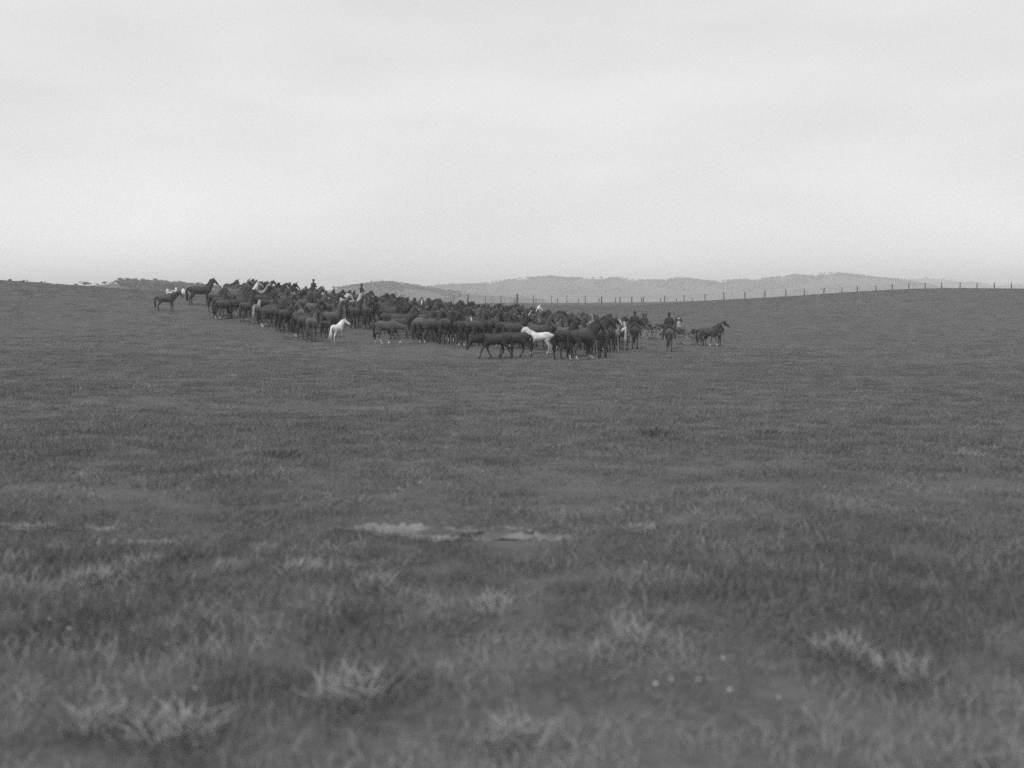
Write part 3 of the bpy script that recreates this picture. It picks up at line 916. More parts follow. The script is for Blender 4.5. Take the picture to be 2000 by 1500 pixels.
H_(1177, 699, 1.52, 82, 'turn_r', 0.055, 'dark horse seen from behind at the near right corner')
H_(1203, 684, 1.45, 92, 'level', BL, 'black rump beside the pale rumped horse')
H_(1220, 682, 1.45, 88, 'level', 0.085, 'pale rumped patchy horse seen from behind near the mounted man', patch=0.75, hair=0.35)
# light animals glimpsed among the ranks
H_(488, 600, 1.5, 55, 'high_r', 0.34, 'pale grey horse with whitish neck high at the mob uphill end', hair=0.6)
H_(507, 603, 1.5, 35, 'alert', 0.26, 'grey horse with pale mane right of the other grey uphill', hair=0.55)
H_(656, 616, 1.45, 8, 'level', 0.42, 'pale backed horse in the ranks above the rear view white pony', hair=0.5)
H_(694, 622, 1.48, 70, 'high_r', 0.24, 'greyish horse in the ranks right of the pale backed one', hair=0.4)
H_(827, 634, 1.5, 268, 'alert', 0.12, 'white faced horse looking this way in the middle of the mob', blaze=1)
H_(815, 640, 1.42, 100, 'level', 0.09, 'horse with a white patch beside the white faced one', patch=0.8)
H_(1044, 647, 1.5, 70, 'high_r', 0.72, 'white necked horse glimpsed behind the side on pony', hair=0.7)
H_(983, 640, 1.45, 60, 'high_r', 0.20, 'pale grey brown horse among dark ones behind the walkers', hair=0.3)
H_(958, 660, 1.45, 90, 'level', 0.14, 'brown horse with a lighter rump behind the walking black horse')

# the packed ranks
TOPL = [(405, 570), (430, 556), (445, 551), (470, 546), (500, 546), (530, 552), (560, 555), (612, 563), (660, 568), (700, 572), (740, 575), (780, 579), (850, 585), (890, 590), (950, 593), (990, 595), (1030, 602),
        (1075, 605), (1100, 611), (1150, 613), (1165, 616), (1200, 619), (1225, 627), (1245, 634)]
FRNT = [(400, 602), (425, 618), (450, 624), (500, 632), (555, 648), (600, 664), (645, 656), (680, 640), (730, 640), (760, 660), (820, 670), (900, 676), (950, 676), (1000, 684), (1040, 680), (1090, 695), (1150, 699), (1190, 690), (1240, 664)]
tx = np.array(TOPL, float); fx = np.array(FRNT, float)
cand = []
r2 = random.Random(5)
for y in np.arange(52, 118, 0.5):
    for x in np.arange(-36, 10, 0.5):
        cand.append((x + r2.uniform(-0.33, 0.33), y + r2.uniform(-0.33, 0.33)))
r2.shuffle(cand)
def zone(px):
    if px < 530: return 'at the uphill end'
    if px < 680: return 'above rear view pony'
    if px < 860: return 'between the white ponies'
    if px < 1030: return 'behind walking black horses'
    return 'at the buggy end'
def rank(px, py):
    a = float(np.interp(px, fx[:, 0], fx[:, 1])); b_ = float(np.interp(px, tx[:, 0], tx[:, 1])) + 48
    f = (a - py) / max(a - b_, 4)
    return 'front ranks' if f < 0.34 else ('middle ranks' if f < 0.67 else 'rear ranks')
DROP = set([8, 20, 21, 22, 27, 44, 59, 65, 67, 76, 78, 96, 104, 106, 107, 110, 111, 117, 118, 119, 124, 129, 134, 135, 136, 140, 144, 145, 148, 151, 155, 158, 165, 166, 168, 176, 177, 184, 185, 186, 187, 188, 190, 195, 205, 206, 209, 215, 217, 222, 223, 224, 232, 233, 234, 235, 236, 241, 244, 245, 248, 250, 254])
count = 0
cz = ground_z([c[0] for c in cand], [c[1] for c in cand])
for (x, y), z in zip(cand, cz):
    px = 1000 + FPX * x / y
    if px < 408 or px > 1240: continue
    pyf = HZ - (z - EYE) * FPX / y
    if pyf > np.interp(px, fx[:, 0], fx[:, 1]): continue
    Hh = r2.uniform(1.38, 1.58)
    pose = r2.choices(['alert', 'level', 'turn_l', 'turn_r', 'high_r', 'graze'], [30, 18, 14, 20, 18, 0])[0]
    hk = {'alert': 1.36, 'level': 1.13, 'turn_l': 1.26, 'turn_r': 1.26, 'high_r': 1.42, 'graze': 1.0}[pose]
    pyt = HZ - (z + Hh * hk - EYE) * FPX / y
    if pyt < np.interp(px, tx[:, 0], tx[:, 1]) + r2.uniform(-2, 3): continue
    u = r2.random()
    if px < 560: hd_ = r2.gauss(45, 28)
    elif px < 730: hd_ = r2.gauss(72, 26)
    else: hd_ = r2.gauss(54, 28)
    if u < 0.09: hd_ = r2.gauss(275, 26)
    ca, sa = math.cos(math.radians(hd_)), math.sin(math.radians(hd_))
    ok = True
    for (qx, qy, qc, qs) in PLACED:
        dx = qx - x; dy = qy - y
        if dx * dx + dy * dy > 6: continue
        for cc, ss in ((ca, sa), (qc, qs)):
            al_ = dx * cc + dy * ss; la_ = -dx * ss + dy * cc
            if (al_ / 1.9) ** 2 + (la_ / 0.9) ** 2 < 1.0:
                ok = False
        if not ok: break
    if not ok: continue
    PLACED.append((x, y, ca, sa))
    c = r2.random()
    if c < 0.42: coat, cw = r2.uniform(0.034, 0.05), 'black'
    elif c < 0.80: coat, cw = r2.uniform(0.05, 0.075), 'dark brown'
    elif c < 0.97: coat, cw = r2.uniform(0.08, 0.125), 'brown'
    else: coat, cw = r2.uniform(0.18, 0.3), 'pale'
    mk = dict(sock_hind=1.0 if r2.random() < 0.18 else 0.0, sock_fore=1.0 if r2.random() < 0.08 else 0.0, blaze=1.0 if r2.random() < 0.18 else 0.0, points=1.0 if cw == 'brown' else 0.0)
    hm = hd_ % 360
    fw_ = 'rear view' if 55 < hm < 125 else ('front view' if 215 < hm < 325 else ('side on' if hm <= 55 or hm >= 325 else 'facing left'))
    count += 1
    if count in DROP: continue
    horse((x, y, z - 0.02), Hh, hd_, pose, coat, '%s horse %s%s, %s %s' % (cw, ('with white face ' if mk['blaze'] and fw_ == 'front view' else ('with white socks ' if mk['sock_hind'] else '')), {'alert': 'head raised', 'high_r': 'head high', 'level': 'head low', 'graze': 'head down', 'turn_l': 'head turned', 'turn_r': 'head turned'}[pose] + ' ' + fw_, rank(px, pyf), zone(px)), group='horses packed in the mob', **mk)['mob_index'] = count


# ================================================================== people
def person_mesh(kind, coat, trou, face_yaw=0.0, arms='rein', width=1.0, hat=None, beard=False):
    """one continuous body facing +X; origin at the seat (riders, sitters) or at the feet (standing)"""
    segs = []
    def seg(tagname, pts, radii, n=10, ref=(0, 1, 0)):
        segs.append((tagname, [Vector(p) for p in pts], radii, n, ref))
    h0 = 0.10 if kind != 'stand' else 0.93
    lean = 0.03
    def up(z): return Vector((lean * z, 0, h0 + z))
    seg('coat', [up(-0.06), up(0.06), up(0.2), up(0.36), up(0.47), up(0.53)], [(.195, .15), (.19, .15), (.175, .135), (.205, .145), (.205, .13), (.13, .09)], 16)
    seg('coat', [up(0.47) + Vector((0, -0.17, 0)), up(0.49), up(0.47) + Vector((0, 0.17, 0))], [.062, .075, .062], 9, ref=(1, 0, 0))
    seg('skin', [up(0.50), up(0.60)], [(.055, .058), (.05, .055)], 9)
    cy, sy = math.cos(face_yaw), math.sin(face_yaw)
    hc = up(0.70)
    f = Vector((cy, sy, 0)); rt = Vector((-sy, cy, 0))
    seg('skin', [hc + Vector((0, 0, -.085)) + f * .02, hc + Vector((0, 0, -.02)) + f * .008, hc + Vector((0, 0, .06)), hc + Vector((0, 0, .10))], [(.052, .058), (.074, .088), (.076, .095), (.05, .065)], 12, ref=rt)
    seg('skin', [hc + f * .088 + Vector((0, 0, .015)), hc + f * .108 + Vector((0, 0, -.025))], [.011, .016], 7, ref=rt)
    for s in (-1, 1):
        seg('skin', [hc + rt * s * .078 + Vector((0, 0, .02)) - f * .01, hc + rt * s * .078 + Vector((0, 0, -.025))], [(.008, .02), (.007, .014)], 6, ref=rt)
    fing = MB(); 
    for s in (-1, 1):
        sh = up(0.46) + Vector((0, s * 0.205, 0))
        if arms == 'rein':
            el = sh + Vector((0.03, s * 0.05, -0.27)); wr = el + Vector((0.24, -s * 0.09, 0.0)); hdv = Vector((0.95, -s * 0.3, 0.05)).normalized()
        else:
            el = sh + Vector((-0.02, s * 0.04, -0.28)); wr = el + Vector((0.05, 0, -0.25)); hdv = Vector((0.12, 0, -1)).normalized()
        seg('coat', [sh, sh.lerp(el, 0.5), el], [.072, .064, .056], 9)
        seg('coat', [el, el.lerp(wr, 0.5), wr], [.055, .05, .042], 9)
        palm = wr + hdv * 0.085
        up_ = Vector((0, 0, 1)) if arms == 'rein' else Vector((1, 0, 0))
        seg('skin', [wr - hdv * .01, wr + hdv * .04, palm], [(.022, .028), (.018, .038), (.016, .04)], 8, ref=Vector((0, 1, 0)))
        for q, ln in enumerate((0.068, 0.076, 0.07, 0.055)):
            off = up_ * (0.028 - 0.019 * q)
            b0 = palm + off; inn = Vector((0, -s, 0)); 
            k1 = b0 + hdv * ln * 0.5 + inn * 0.006; k2 = k1 + hdv * ln * 0.18 + inn * ln * 0.38
            fing.tube([b0 - hdv * 0.015, k1, k2], [.0095, .009, .0075], 6)
        tb = wr + hdv * 0.035 + up_ * 0.03
        fing.tube([tb, tb + hdv * 0.03 + up_ * 0.022 + Vector((0, -s * 0.012, 0)), tb + hdv * 0.058 + up_ * 0.024 + Vector((0, -s * 0.026, 0))], [.012, .0105, .009], 6)
    for s in (-1, 1):
        if kind == 'astride':
            hip = up(-0.02) + Vector((0.02, s * 0.12, 0)); kn = Vector((0.30, s * 0.365, -0.17)); an = Vector((0.20, s * 0.385, -0.58)); toe = an + Vector((0.15, s * 0.03, -0.05))
        elif kind == 'sit':
            hip = up(-0.02) + Vector((0.03, s * 0.10, 0)); kn = Vector((0.46, s * 0.12, 0.06)); an = Vector((0.50, s * 0.12, -0.36)); toe = an + Vector((0.15, s * 0.02, -0.05))
        elif kind == 'ground':
            hip = up(-0.04) + Vector((0.03, s * 0.10, 0)); kn = Vector((0.42, s * 0.14, 0.26)); an = Vector((0.72, s * 0.13, 0.08)); toe = an + Vector((0.13, s * 0.03, 0.03))
        else:
            hip = up(-0.06) + Vector((0, s * 0.095, 0)); kn = Vector((0.02, s * 0.11, 0.50)); an = Vector((-0.01, s * 0.115, 0.10)); toe = an + Vector((0.15, s * 0.03, -0.055))
        seg('trou', [hip, hip.lerp(kn, 0.5), kn], [.10, .085, .064], 10)
        seg('trou', [kn, kn.lerp(an, 0.35), kn.lerp(an, 0.75)], [.062, .06, .048], 10)
        seg('boot', [kn.lerp(an, 0.7), an], [.05, .046], 9)
        seg('boot', [an + Vector((-0.04, 0, -0.045)), an + Vector((0.05, 0, -0.04)), toe], [(.038, .038), (.042, .036), (.036, .026)], 9)
    mb = MB()
    for (tg_, pts, rad, n, ref) in segs:
        mb.tube(pts, rad, n, ref)
    me = remeshed(mb, 0.0145, 2)
    mats = [m_skin, coat, trou, m_boot, m_eye]
    me.materials.clear()
    nb_ = len(me.polygons)
    cen = np.empty(nb_ * 3, np.float32); me.polygons.foreach_get('center', cen); cen = cen.reshape(-1, 3).astype(float)
    best = np.full(nb_, 1e9); mi = np.zeros(nb_, np.int32)
    idx = {'skin': 0, 'coat': 1, 'trou': 2, 'boot': 3}
    for (tg_, pts, rad, n, ref) in segs:
        for a, b2, ra, rb in zip(pts[:-1], pts[1:], rad[:-1], rad[1:]):
            A = np.array(a); B = np.array(b2); d = B - A
            u = np.clip(((cen - A) @ d) / max(d @ d, 1e-9), 0, 1)
            r_a = np.mean(ra) if isinstance(ra, tuple) else ra; r_b = np.mean(rb) if isinstance(rb, tuple) else rb
            dist = np.linalg.norm(cen - (A + u[:, None] * d), axis=1) - (r_a * (1 - u) + r_b * u)
            m_ = dist < best
            best[m_] = dist[m_]; mi[m_] = idx[tg_]
    V = [tuple(v.co) for v in me.vertices]; F = [tuple(p.vertices) for p in me.polygons]
    mi = list(mi)
    b0 = len(V); V += [tuple(v) for v in fing.V]; F += [tuple(i + b0 for i in f_) for f_ in fing.F]; mi += [0] * len(fing.F)
    ey = MB()
    for s in (-1, 1):
        e = hc + f * .082 + rt * s * .032 + Vector((0, 0, .012))
        ey.tube([e, e + f * .004], [.011, .011], 7)
    ey.tube([hc + f * .085 + rt * -.022 + Vector((0, 0, -.055)), hc + f * .085 + rt * .022 + Vector((0, 0, -.055))], [.005, .005], 6, ref=f)
    b0 = len(V); V += [tuple(v) for v in ey.V]; F += [tuple(i + b0 for i in f_) for f_ in ey.F]; mi += [4] * len(ey.F)
    bpy.data.meshes.remove(me)
    return V, F, mi, mats, hc, f
def person(loc, rz, kind, coat, trou, label, hatm=m_felt, scale=1.0, **k):
    V, F, mi, mats, hc, f = person_mesh(kind, coat, trou, **k)
    o = mesh_obj('person', V, F, None, None, True, mats, mi)
    o.location = loc; o.rotation_euler = (0, 0, rz); o.scale = (scale,) * 3
    tag(o, label, 'person')
    hb = MB()
    if hatm: hb.lathe(hc + Vector((0, 0, 0.055)), [(0.085, 0.0), (0.14, 0.004), (0.152, 0.016), (0.14, 0.022), (0.1, 0.03), (0.094, 0.085), (0.082, 0.125), (0.05, 0.128), (0.02, 0.112)], 18)
    if hatm: hb.build('hat', hatm, o)
    hr = MB()
    hr.tube([hc - f * .05 + Vector((0, 0, -.045)), hc - f * .055 + Vector((0, 0, .03))], [(.06, .045), (.07, .055)], 10)
    if not hatm: hr.tube([hc - f * .03 + Vector((0, 0, .05)), hc + f * .02 + Vector((0, 0, .085))], [(.085, .07), (.07, .05)], 10)
    hr.build('hair', m_coat, o)
    return o
def saddle(h, T_):
    mb = MB()
    mb.tube([(-0.30, 0, 1.46), (-0.12, 0, 1.445), (0.08, 0, 1.455), (0.2, 0, 1.52)], [(.20, .035), (.24, .03), (.21, .035), (.12, .04)], 12)
    for s in (-1, 1):
        mb.tube([(0.05, s * 0.22, 1.42), (0.06, s * 0.315, 1.25), (0.08, s * 0.34, 0.98)], [(.02, .16), (.018, .17), (.015, .12)], 8, ref=(0, 1, 0))
    mb.build('saddle', m_leather, h)
    for s in (-1, 1):
        st = MB().tube([(0.06, s * 0.345, 1.1), (0.1, s * 0.365, 0.86)], [.012, .012], 6)
        st.ring((0.12, s * 0.375, 0.80), 0.065, 0.01, n=14)
        st.build('stirrup', m_leather, h)
    bridle(h, T_)
    rm = MB()
    bit = T_['poll'] + T_['hd'] * 0.46
    for s in (-1, 1):
        rm.tube([bit + T_['href'] * s * 0.07, (bit + Vector((0.3, 0, 1.6))) / 2 + Vector((0, s * 0.16, -0.08)), (0.32, s * 0.08, 1.72)], [.007, .007, .007], 5)
    rm.build('rein', m_leather, h)
def bridle(h, T_):
    mb = MB()
    p, d, r, u = T_['poll'], T_['hd'], T_['href'], T_['hup']
    def band(c, rs, ru):
        pts = [c + r * math.cos(a) * rs + u * math.sin(a) * ru for a in np.linspace(0, 2 * math.pi, 13)]
        mb.tube(pts, [.011] * len(pts), 5, ref=d)
    band(p + d * 0.38 - u * 0.012, .075, .095)
    band(p + d * 0.03, .092, .125)
    for s in (-1, 1):
        mb.tube([p + d * 0.03 + r * s * .094, p + d * 0.2 + r * s * .095 - u * .01, p + d * 0.40 + r * s * .07 - u * .02], [.01, .01, .01], 5)
    mb.build('bridle', m_leather, h)
def rider(px, py, H, heading, pose, coat, hlabel, plabel, cm, tm, hatm=m_felt, loc=None, **k):
    if loc is None:
        h = H_(px, py, H, heading, pose, coat, hlabel, group=None, **{q: v for q, v in k.items() if q in ('sock_hind', 'blaze')})
    else:
        h = horse(loc, H, heading, pose, coat, hlabel, group=None)
    s = H / 1.5
    saddle(h, T[pose])
    L = h.location
    person((L.x, L.y, L.z + 1.49 * s), math.radians(heading), 'astride', cm, tm, plabel, hatm=hatm, scale=1.0, face_yaw=k.get('face_yaw', 0.0))
    return h
rider(1240, 680, 1.5, 84, 'turn_r', 0.05, 'dark saddled horse seen from behind at the right end of the mob', 'man in dark coat and hat riding at the right end of the mob', m_coat, m_trous)
rider(1307, 687, 1.5, 82, 'level', 0.085, 'brown saddled horse ridden in the open before the buggies', 'man in dark coat on the horse between mob and buggies', m_coat, m_trous, face_yaw=-0.4)
def behind(px, D, py_hat):
    x = px2x(px, D)
    return (x, D, gz(x, D))
rider(612, 0, 1.5, 60, 'level', 0.05, 'horse of the mounted man rising above the back of the mob', 'man in hat and dark coat mounted above the back of the mob against the sky', m_coat, m_trous, loc=behind(612, 97, 551), face_yaw=0.2)
rider(706, 0, 1.45, 40, 'level', 0.06, 'horse under the second rider at the back of the mob', 'man riding behind the mob in front of the grey hill', m_coat, m_trous, loc=behind(706, 98, 562))
# people in white sitting on the grass at the left rise
for px, py, yaw, sc_, lab in ((327, 575, -0.4, 0.68, 'person in white sitting on the rise, left of the three'), (344, 571, -2.6, 0.8, 'person in white sitting just above the small dark horse head'), (358, 576, -2.2, 0.85, 'person in white sitting beside the tall black horse')):
    x, D = at_px(px, py)
    person((x, D, gz(x, D)), yaw, 'ground', m_shirt, m_shirt, lab, hatm=None, scale=sc_, arms='rein')

# ================================================================== buggies
def wheel(parent, loc, R):
    w = empty('wheel', loc)
    w.parent = parent
    MB().ring((0, 0, 0), R - 0.03, 0.022, n=28, m=6, rw=0.024).build('rim', m_wheelm, w)
    MB().ring((0, 0, 0), R - 0.006, 0.008, n=28, m=4, rw=0.026).build('tyre', m_iron, w)
    MB().tube([(0, -0.09, 0), (0, 0, 0), (0, 0.09, 0)], [.045, .065, .045], 10, ref=(1, 0, 0)).build('hub', m_wheelm, w)
    sp = None
    for i in range(12):
        a = 2 * math.pi * i / 12
        if sp is None:
            sp = MB().tube([(0, 0, 0.05), (0, 0, R - 0.04)], [.017, .012], 6).build('spoke', m_wheelm, w)
            o = sp
        else:
            o = bpy.data.objects.new('spoke', sp.data); link(o); o.parent = w
        o.rotation_euler = (0, a, 0)
    return w
def buggy(loc, heading, label, pole=False):
    b = empty('buggy', loc, math.radians(heading))
    tag(b, label, 'buggy')
    Rr, Rf = 0.58, 0.50
    for s in (-1, 1):
        wheel(b, (-0.62, s * 0.70, Rr), Rr)
        wheel(b, (0.78, s * 0.66, Rf), Rf)
    MB().tube([(-0.62, -0.66, Rr), (-0.62, 0.66, Rr)], [.024, .024], 8, ref=(1, 0, 0)).build('axle', m_iron, b)
    MB().tube([(0.78, -0.62, Rf), (0.78, 0.62, Rf)], [.024, .024], 8, ref=(1, 0, 0)).build('axle', m_iron, b)
    for xx, R in ((-0.62, Rr), (0.78, Rf)):
        MB().tube([(xx, -0.42, R + 0.08), (xx, 0, R + 0.19), (xx, 0.42, R + 0.08)], [(.03, .02)] * 3, 6, ref=(1, 0, 0)).build('spring', m_iron, b)
    MB().tube([(-0.62, 0, Rr), (0.08, 0, Rr - 0.02), (0.78, 0, Rf)], [.03, .03, .03], 7).build('perch', m_wheelm, b)
    bb = MB()
    bb.box((0.08, 0, 0.82), (1.75, 0.80, 0.05))
    bb.box((0.08, 0.385, 0.93), (1.74, 0.03, 0.17)); bb.box((0.08, -0.385, 0.93), (1.74, 0.03, 0.17)); bb.box((-0.785, 0, 0.93), (0.03, 0.738, 0.17))
    bb.build('body', m_buggy, b, False)
    dm = MB().box((1.0, 0, 1.02), (0.03, 0.80, 0.44), Matrix.Rotation(math.radians(12), 3, 'Y')); dm.build('dashboard', m_seatl, b, False)
    sb = MB().box((-0.22, 0, 0.99), (0.52, 0.84, 0.20)); sb.build('seat_box', m_buggy, b, False)
    sc_ = MB().tube([(-0.22, -0.42, 1.13), (-0.22, 0, 1.14), (-0.22, 0.42, 1.13)], [(.25, .05), (.26, .055), (.25, .05)], 12, ref=(1, 0, 0)); sc_.build('seat_cushion', m_seatl, b)
    bk = MB().tube([(-0.52, -0.43, 1.32), (-0.56, 0, 1.34), (-0.52, 0.43, 1.32)], [(.04, .17), (.05, .18), (.04, .17)], 12, ref=(1, 0, 0)); bk.build('backrest', m_seatl, b)
    for s in (-1, 1):
        MB().tube([(-0.5, s * 0.44, 1.14), (-0.5, s * 0.45, 1.34), (-0.1, s * 0.45, 1.31), (0.0, s * 0.44, 1.12)], [.013] * 4, 6, ref=(0, 0, 1)).build('arm_rail', m_iron, b)
    if pole:
        MB().tube([(0.78, 0, Rf + 0.06), (2.2, 0, 0.72), (3.5, 0, 0.92)], [.04, .036, .026], 8).build('pole', m_wheelm, b)
        MB().tube([(1.15, -0.7, 0.64), (1.15, 0.7, 0.64)], [.026, .026], 7, ref=(1, 0, 0)).build('swingle_bar', m_wheelm, b)
    else:
        for s in (-1, 1):
            MB().tube([(0.80, s * 0.40, Rf + 0.05), (1.5, s * 0.42, 0.82), (2.3, s * 0.40, 1.0), (3.15, s * 0.33, 1.04)], [.03, .028, .026, .02], 8).build('shaft', m_wheelm, b)
    return b
def on_buggy(b, heading, y, cm, tm, lab, hatm=m_felt, yaw=0.0):
    a = math.radians(heading)
    dx = -0.26; L = b.location
    p = Vector((L.x + dx * math.cos(a) - y * math.sin(a), L.y + dx * math.sin(a) + y * math.cos(a), L.z + 1.15))
    person(p, a, 'sit', cm, tm, lab, hatm=hatm, face_yaw=yaw)
def in_front(b, heading, fx_, y):
    a = math.radians(heading); L = b.location
    x = L.x + fx_ * math.cos(a) - y * math.sin(a); yy = L.y + fx_ * math.sin(a) + y * math.cos(a)
    return (x, yy, gz(x, yy) - 0.02)
def harness(h, T_):
    bridle(h, T_)
    mb = MB()
    c = Vector((0.60, 0, 1.22))
    pts = [c + Vector((0.10 - 0.20 * math.sin(a) * 0.6, math.cos(a) * 0.215, math.sin(a) * 0.30)) for a in np.linspace(0, 2 * math.pi, 19)]
    mb.tube(pts, [.035] * len(pts), 7, ref=(1, 0, 0)); mb.build('collar', m_leather, h)
    for s in (-1, 1):
        MB().tube([(0.52, s * 0.27, 1.08), (0.0, s * 0.335, 1.0), (-0.6, s * 0.31, 0.95), (-1.2, s * 0.32, 0.78)], [(.008, .02)] * 4, 5, ref=(0, 1, 0)).build('trace', m_leather, h)
    pts = [Vector((0.12, math.cos(a) * 0.315, 1.14 + math.sin(a) * 0.335)) for a in np.linspace(0, 2 * math.pi, 19)]
    MB().tube(pts, [(.025, .012)] * len(pts), 5, ref=(1, 0, 0)).build('girth_strap', m_leather, h)

hdA = 22
xA, yA = at_px(1264, 662)
bA = buggy((xA, yA, gz(xA, yA)), hdA, 'far buggy carrying two people beside the right end of the mob')
on_buggy(bA, hdA, 0.21, m_coat, m_trous, 'dark clad person at the far side of the two seat buggy')
on_buggy(bA, hdA, -0.21, m_coat, m_trous, 'dark clad person at the near side of the two seat buggy', yaw=-0.3)
hA = horse(in_front(bA, hdA, 2.2, 0), 1.48, hdA, 'alert', BL, 'harnessed dark horse of the far buggy, partly behind the rider', group=None); harness(hA, T['alert'])
hdB = -30
xB, yB = at_px(1331, 673)
bB = buggy((xB, yB, gz(xB, yB)), hdB, 'near buggy with one pale coated driver and a pair of horses', pole=True)
on_buggy(bB, hdB, 0.0, m_linen, m_trous, 'driver in pale coat on the buggy with the pair of horses', hatm=m_straw)
h1 = horse(in_front(bB, hdB, 2.4, -0.5), 1.5, hdB - 4, 'walk', 0.055, 'near dark horse of the harnessed pair at far right', group=None, blaze=1, sock_fore=1, eyes=True); harness(h1, T['walk'])
h2 = horse(in_front(bB, hdB, 2.5, 0.5), 1.52, hdB + 3, 'alert', 0.045, 'far dark horse of the harnessed pair, its head behind its mate', group=None); harness(h2, T['alert'])

# ================================================================== grass
def blade_patch(name, seed, n, rad, hmin, hmax, w, mat, lean=0.5):
    r = random.Random(seed)
    V = []; F = []
    for i in range(n):
        a = r.uniform(0, 6.283); d = rad * math.sqrt(r.random())
        x, y = math.cos(a) * d, math.sin(a) * d
        h = r.uniform(hmin, hmax); la = r.uniform(0, 6.283); ln = h * r.uniform(0.1, lean)
        fa = r.uniform(0, 6.283); wx, wy = math.cos(fa) * w * r.uniform(.6, 1.2), math.sin(fa) * w * r.uniform(.6, 1.2)
        lx, ly = math.cos(la) * ln, math.sin(la) * ln
        b0 = len(V)
        V += [(x - wx, y - wy, -0.01), (x + wx, y + wy, -0.01), (x + lx * .35 - wx * .8, y + ly * .35 - wy * .8, h * .6), (x + lx * .35 + wx * .8, y + ly * .35 + wy * .8, h * .6), (x + lx, y + ly, h)]
        F += [(b0, b0 + 1, b0 + 3, b0 + 2), (b0 + 2, b0 + 3, b0 + 4)]
    me = bpy.data.meshes.new(name)
    me.from_pydata(V, [], F)
    me.materials.append(mat)
    return me
gcol = bpy.data.collections.new('grass_patches')
for i in range(9):
    o = bpy.data.objects.new('grass_patch_%d' % i, blade_patch('grass_patch', 100 + i, 90, 0.2, 0.02 + 0.005 * i, 0.055 + 0.012 * i, 0.0028, m_grass) if i < 6 else blade_patch('grass_patch', 100 + i, 42, 0.2, 0.045, 0.125, 0.0022, m_dry, 1.1))
    gcol.objects.link(o)
pts = []; scl = []; vix = []
def scatter(y0, y1, dens, s0, s1, zs0, zs1, halfw=0.56):
    area = halfw * (y1 * y1 - y0 * y0) + 2 * 1.5 * (y1 - y0)
    n = int(area * dens)
    yy = np.sqrt(rng.uniform(y0 * y0, y1 * y1, n)); xx = rng.uniform(-1, 1, n) * (halfw * yy + 1.5)
    clump = 0.5 + 0.5 * _vnoise(xx / 0.9, yy / 0.9, 61) * 0.6 + 0.25 * _vnoise(xx / 3.1, yy / 3.1, 62)
    keep = (rng.random(n) < 0.6 + 0.4 * clump) & (bank_mask(xx, yy) < rng.uniform(0.1, 0.75, n))
    xx, yy, clump = xx[keep], yy[keep], clump[keep]
    zz = ground_z(xx, yy)
    n = len(xx)
    s = rng.uniform(s0, s1, n); zsc = rng.uniform(zs0, zs1, n) * (0.55 + 0.9 * np.clip(clump, 0, 1))
    pts.append(np.stack([xx, yy, zz], 1)); scl.append(np.stack([s, s, zsc], 1)); vi = np.clip((clump * 6 + rng.normal(0, 1, n)).astype(int), 0, 5)
    dryp = 0.05 + 0.8 * smooth(0.0, 0.5, _vnoise(xx / 0.75, yy / 0.5, 71) + 0.3 * _vnoise(xx / 0.2, yy / 0.2, 72)) * smooth(8.5, 4.2, yy) + 0.3 * smooth(5.2, 3.9, yy)
    vi = np.where(rng.random(n) < dryp, 6 + rng.integers(0, 3, n), vi)
    vix.append(vi)
scatter(2.6, 9, 52, 0.75, 1.1, 0.5, 0.88)
scatter(9, 20, 26, 0.9, 1.3, 0.42, 0.75)
scatter(20, 50, 12, 1.1, 1.6, 0.42, 0.8)
scatter(50, 165, 2.6, 1.9, 2.8, 0.5, 0.9, 0.52)
pts = np.concatenate(pts); scl = np.concatenate(scl); vix = np.concatenate(vix).astype(np.int32)
gm = bpy.data.meshes.new('grass')
gm.vertices.add(len(pts)); gm.vertices.foreach_set('co', pts.ravel().astype(np.float32))
a = gm.attributes.new('psc', 'FLOAT_VECTOR', 'POINT'); a.data.foreach_set('vector', scl.ravel().astype(np.float32))
a = gm.attributes.new('prot', 'FLOAT', 'POINT'); a.data.foreach_set('value', rng.uniform(0, 6.283, len(pts)).astype(np.float32))
a = gm.attributes.new('pix', 'INT', 'POINT'); a.data.foreach_set('value', vix)
grass = link(bpy.data.objects.new('grass', gm))
tag(grass, 'short grazed grass covering the whole paddock', 'grass', kind='stuff')
ng = bpy.data.node_groups.new('grass_scatter', 'GeometryNodeTree')
ng.interface.new_socket('Geometry', in_out='INPUT', socket_type='NodeSocketGeometry')
ng.interface.new_socket('Geometry', in_out='OUTPUT', socket_type='NodeSocketGeometry')
gi = nd(ng, 'NodeGroupInput'); go = nd(ng, 'NodeGroupOutput')
iop = nd(ng, 'GeometryNodeInstanceOnPoints')
ci = nd(ng, 'GeometryNodeCollectionInfo'); ci.inputs['Collection'].default_value = gcol
ci.inputs['Separate Children'].default_value = True; ci.inputs['Reset Children'].default_value = True
def nattr(name, dt):
    n = nd(ng, 'GeometryNodeInputNamedAttribute', data_type=dt); n.inputs['Name'].default_value = name
    return n.outputs['Attribute']
cx = nd(ng, 'ShaderNodeCombineXYZ')
ng.links.new(nattr('prot', 'FLOAT'), cx.inputs['Z'])
ng.links.new(gi.outputs[0], iop.inputs['Points']); ng.links.new(ci.outputs[0], iop.inputs['Instance'])
iop.inputs['Pick Instance'].default_value = True
ng.links.new(nattr('pix', 'INT'), iop.inputs['Instance Index'])
ng.links.new(cx.outputs[0], iop.inputs['Rotation']); ng.links.new(nattr('psc', 'FLOAT_VECTOR'), iop.inputs['Scale'])
ng.links.new(iop.outputs[0], go.inputs[0])
md = grass.modifiers.new('scatter', 'NODES'); md.node_group = ng

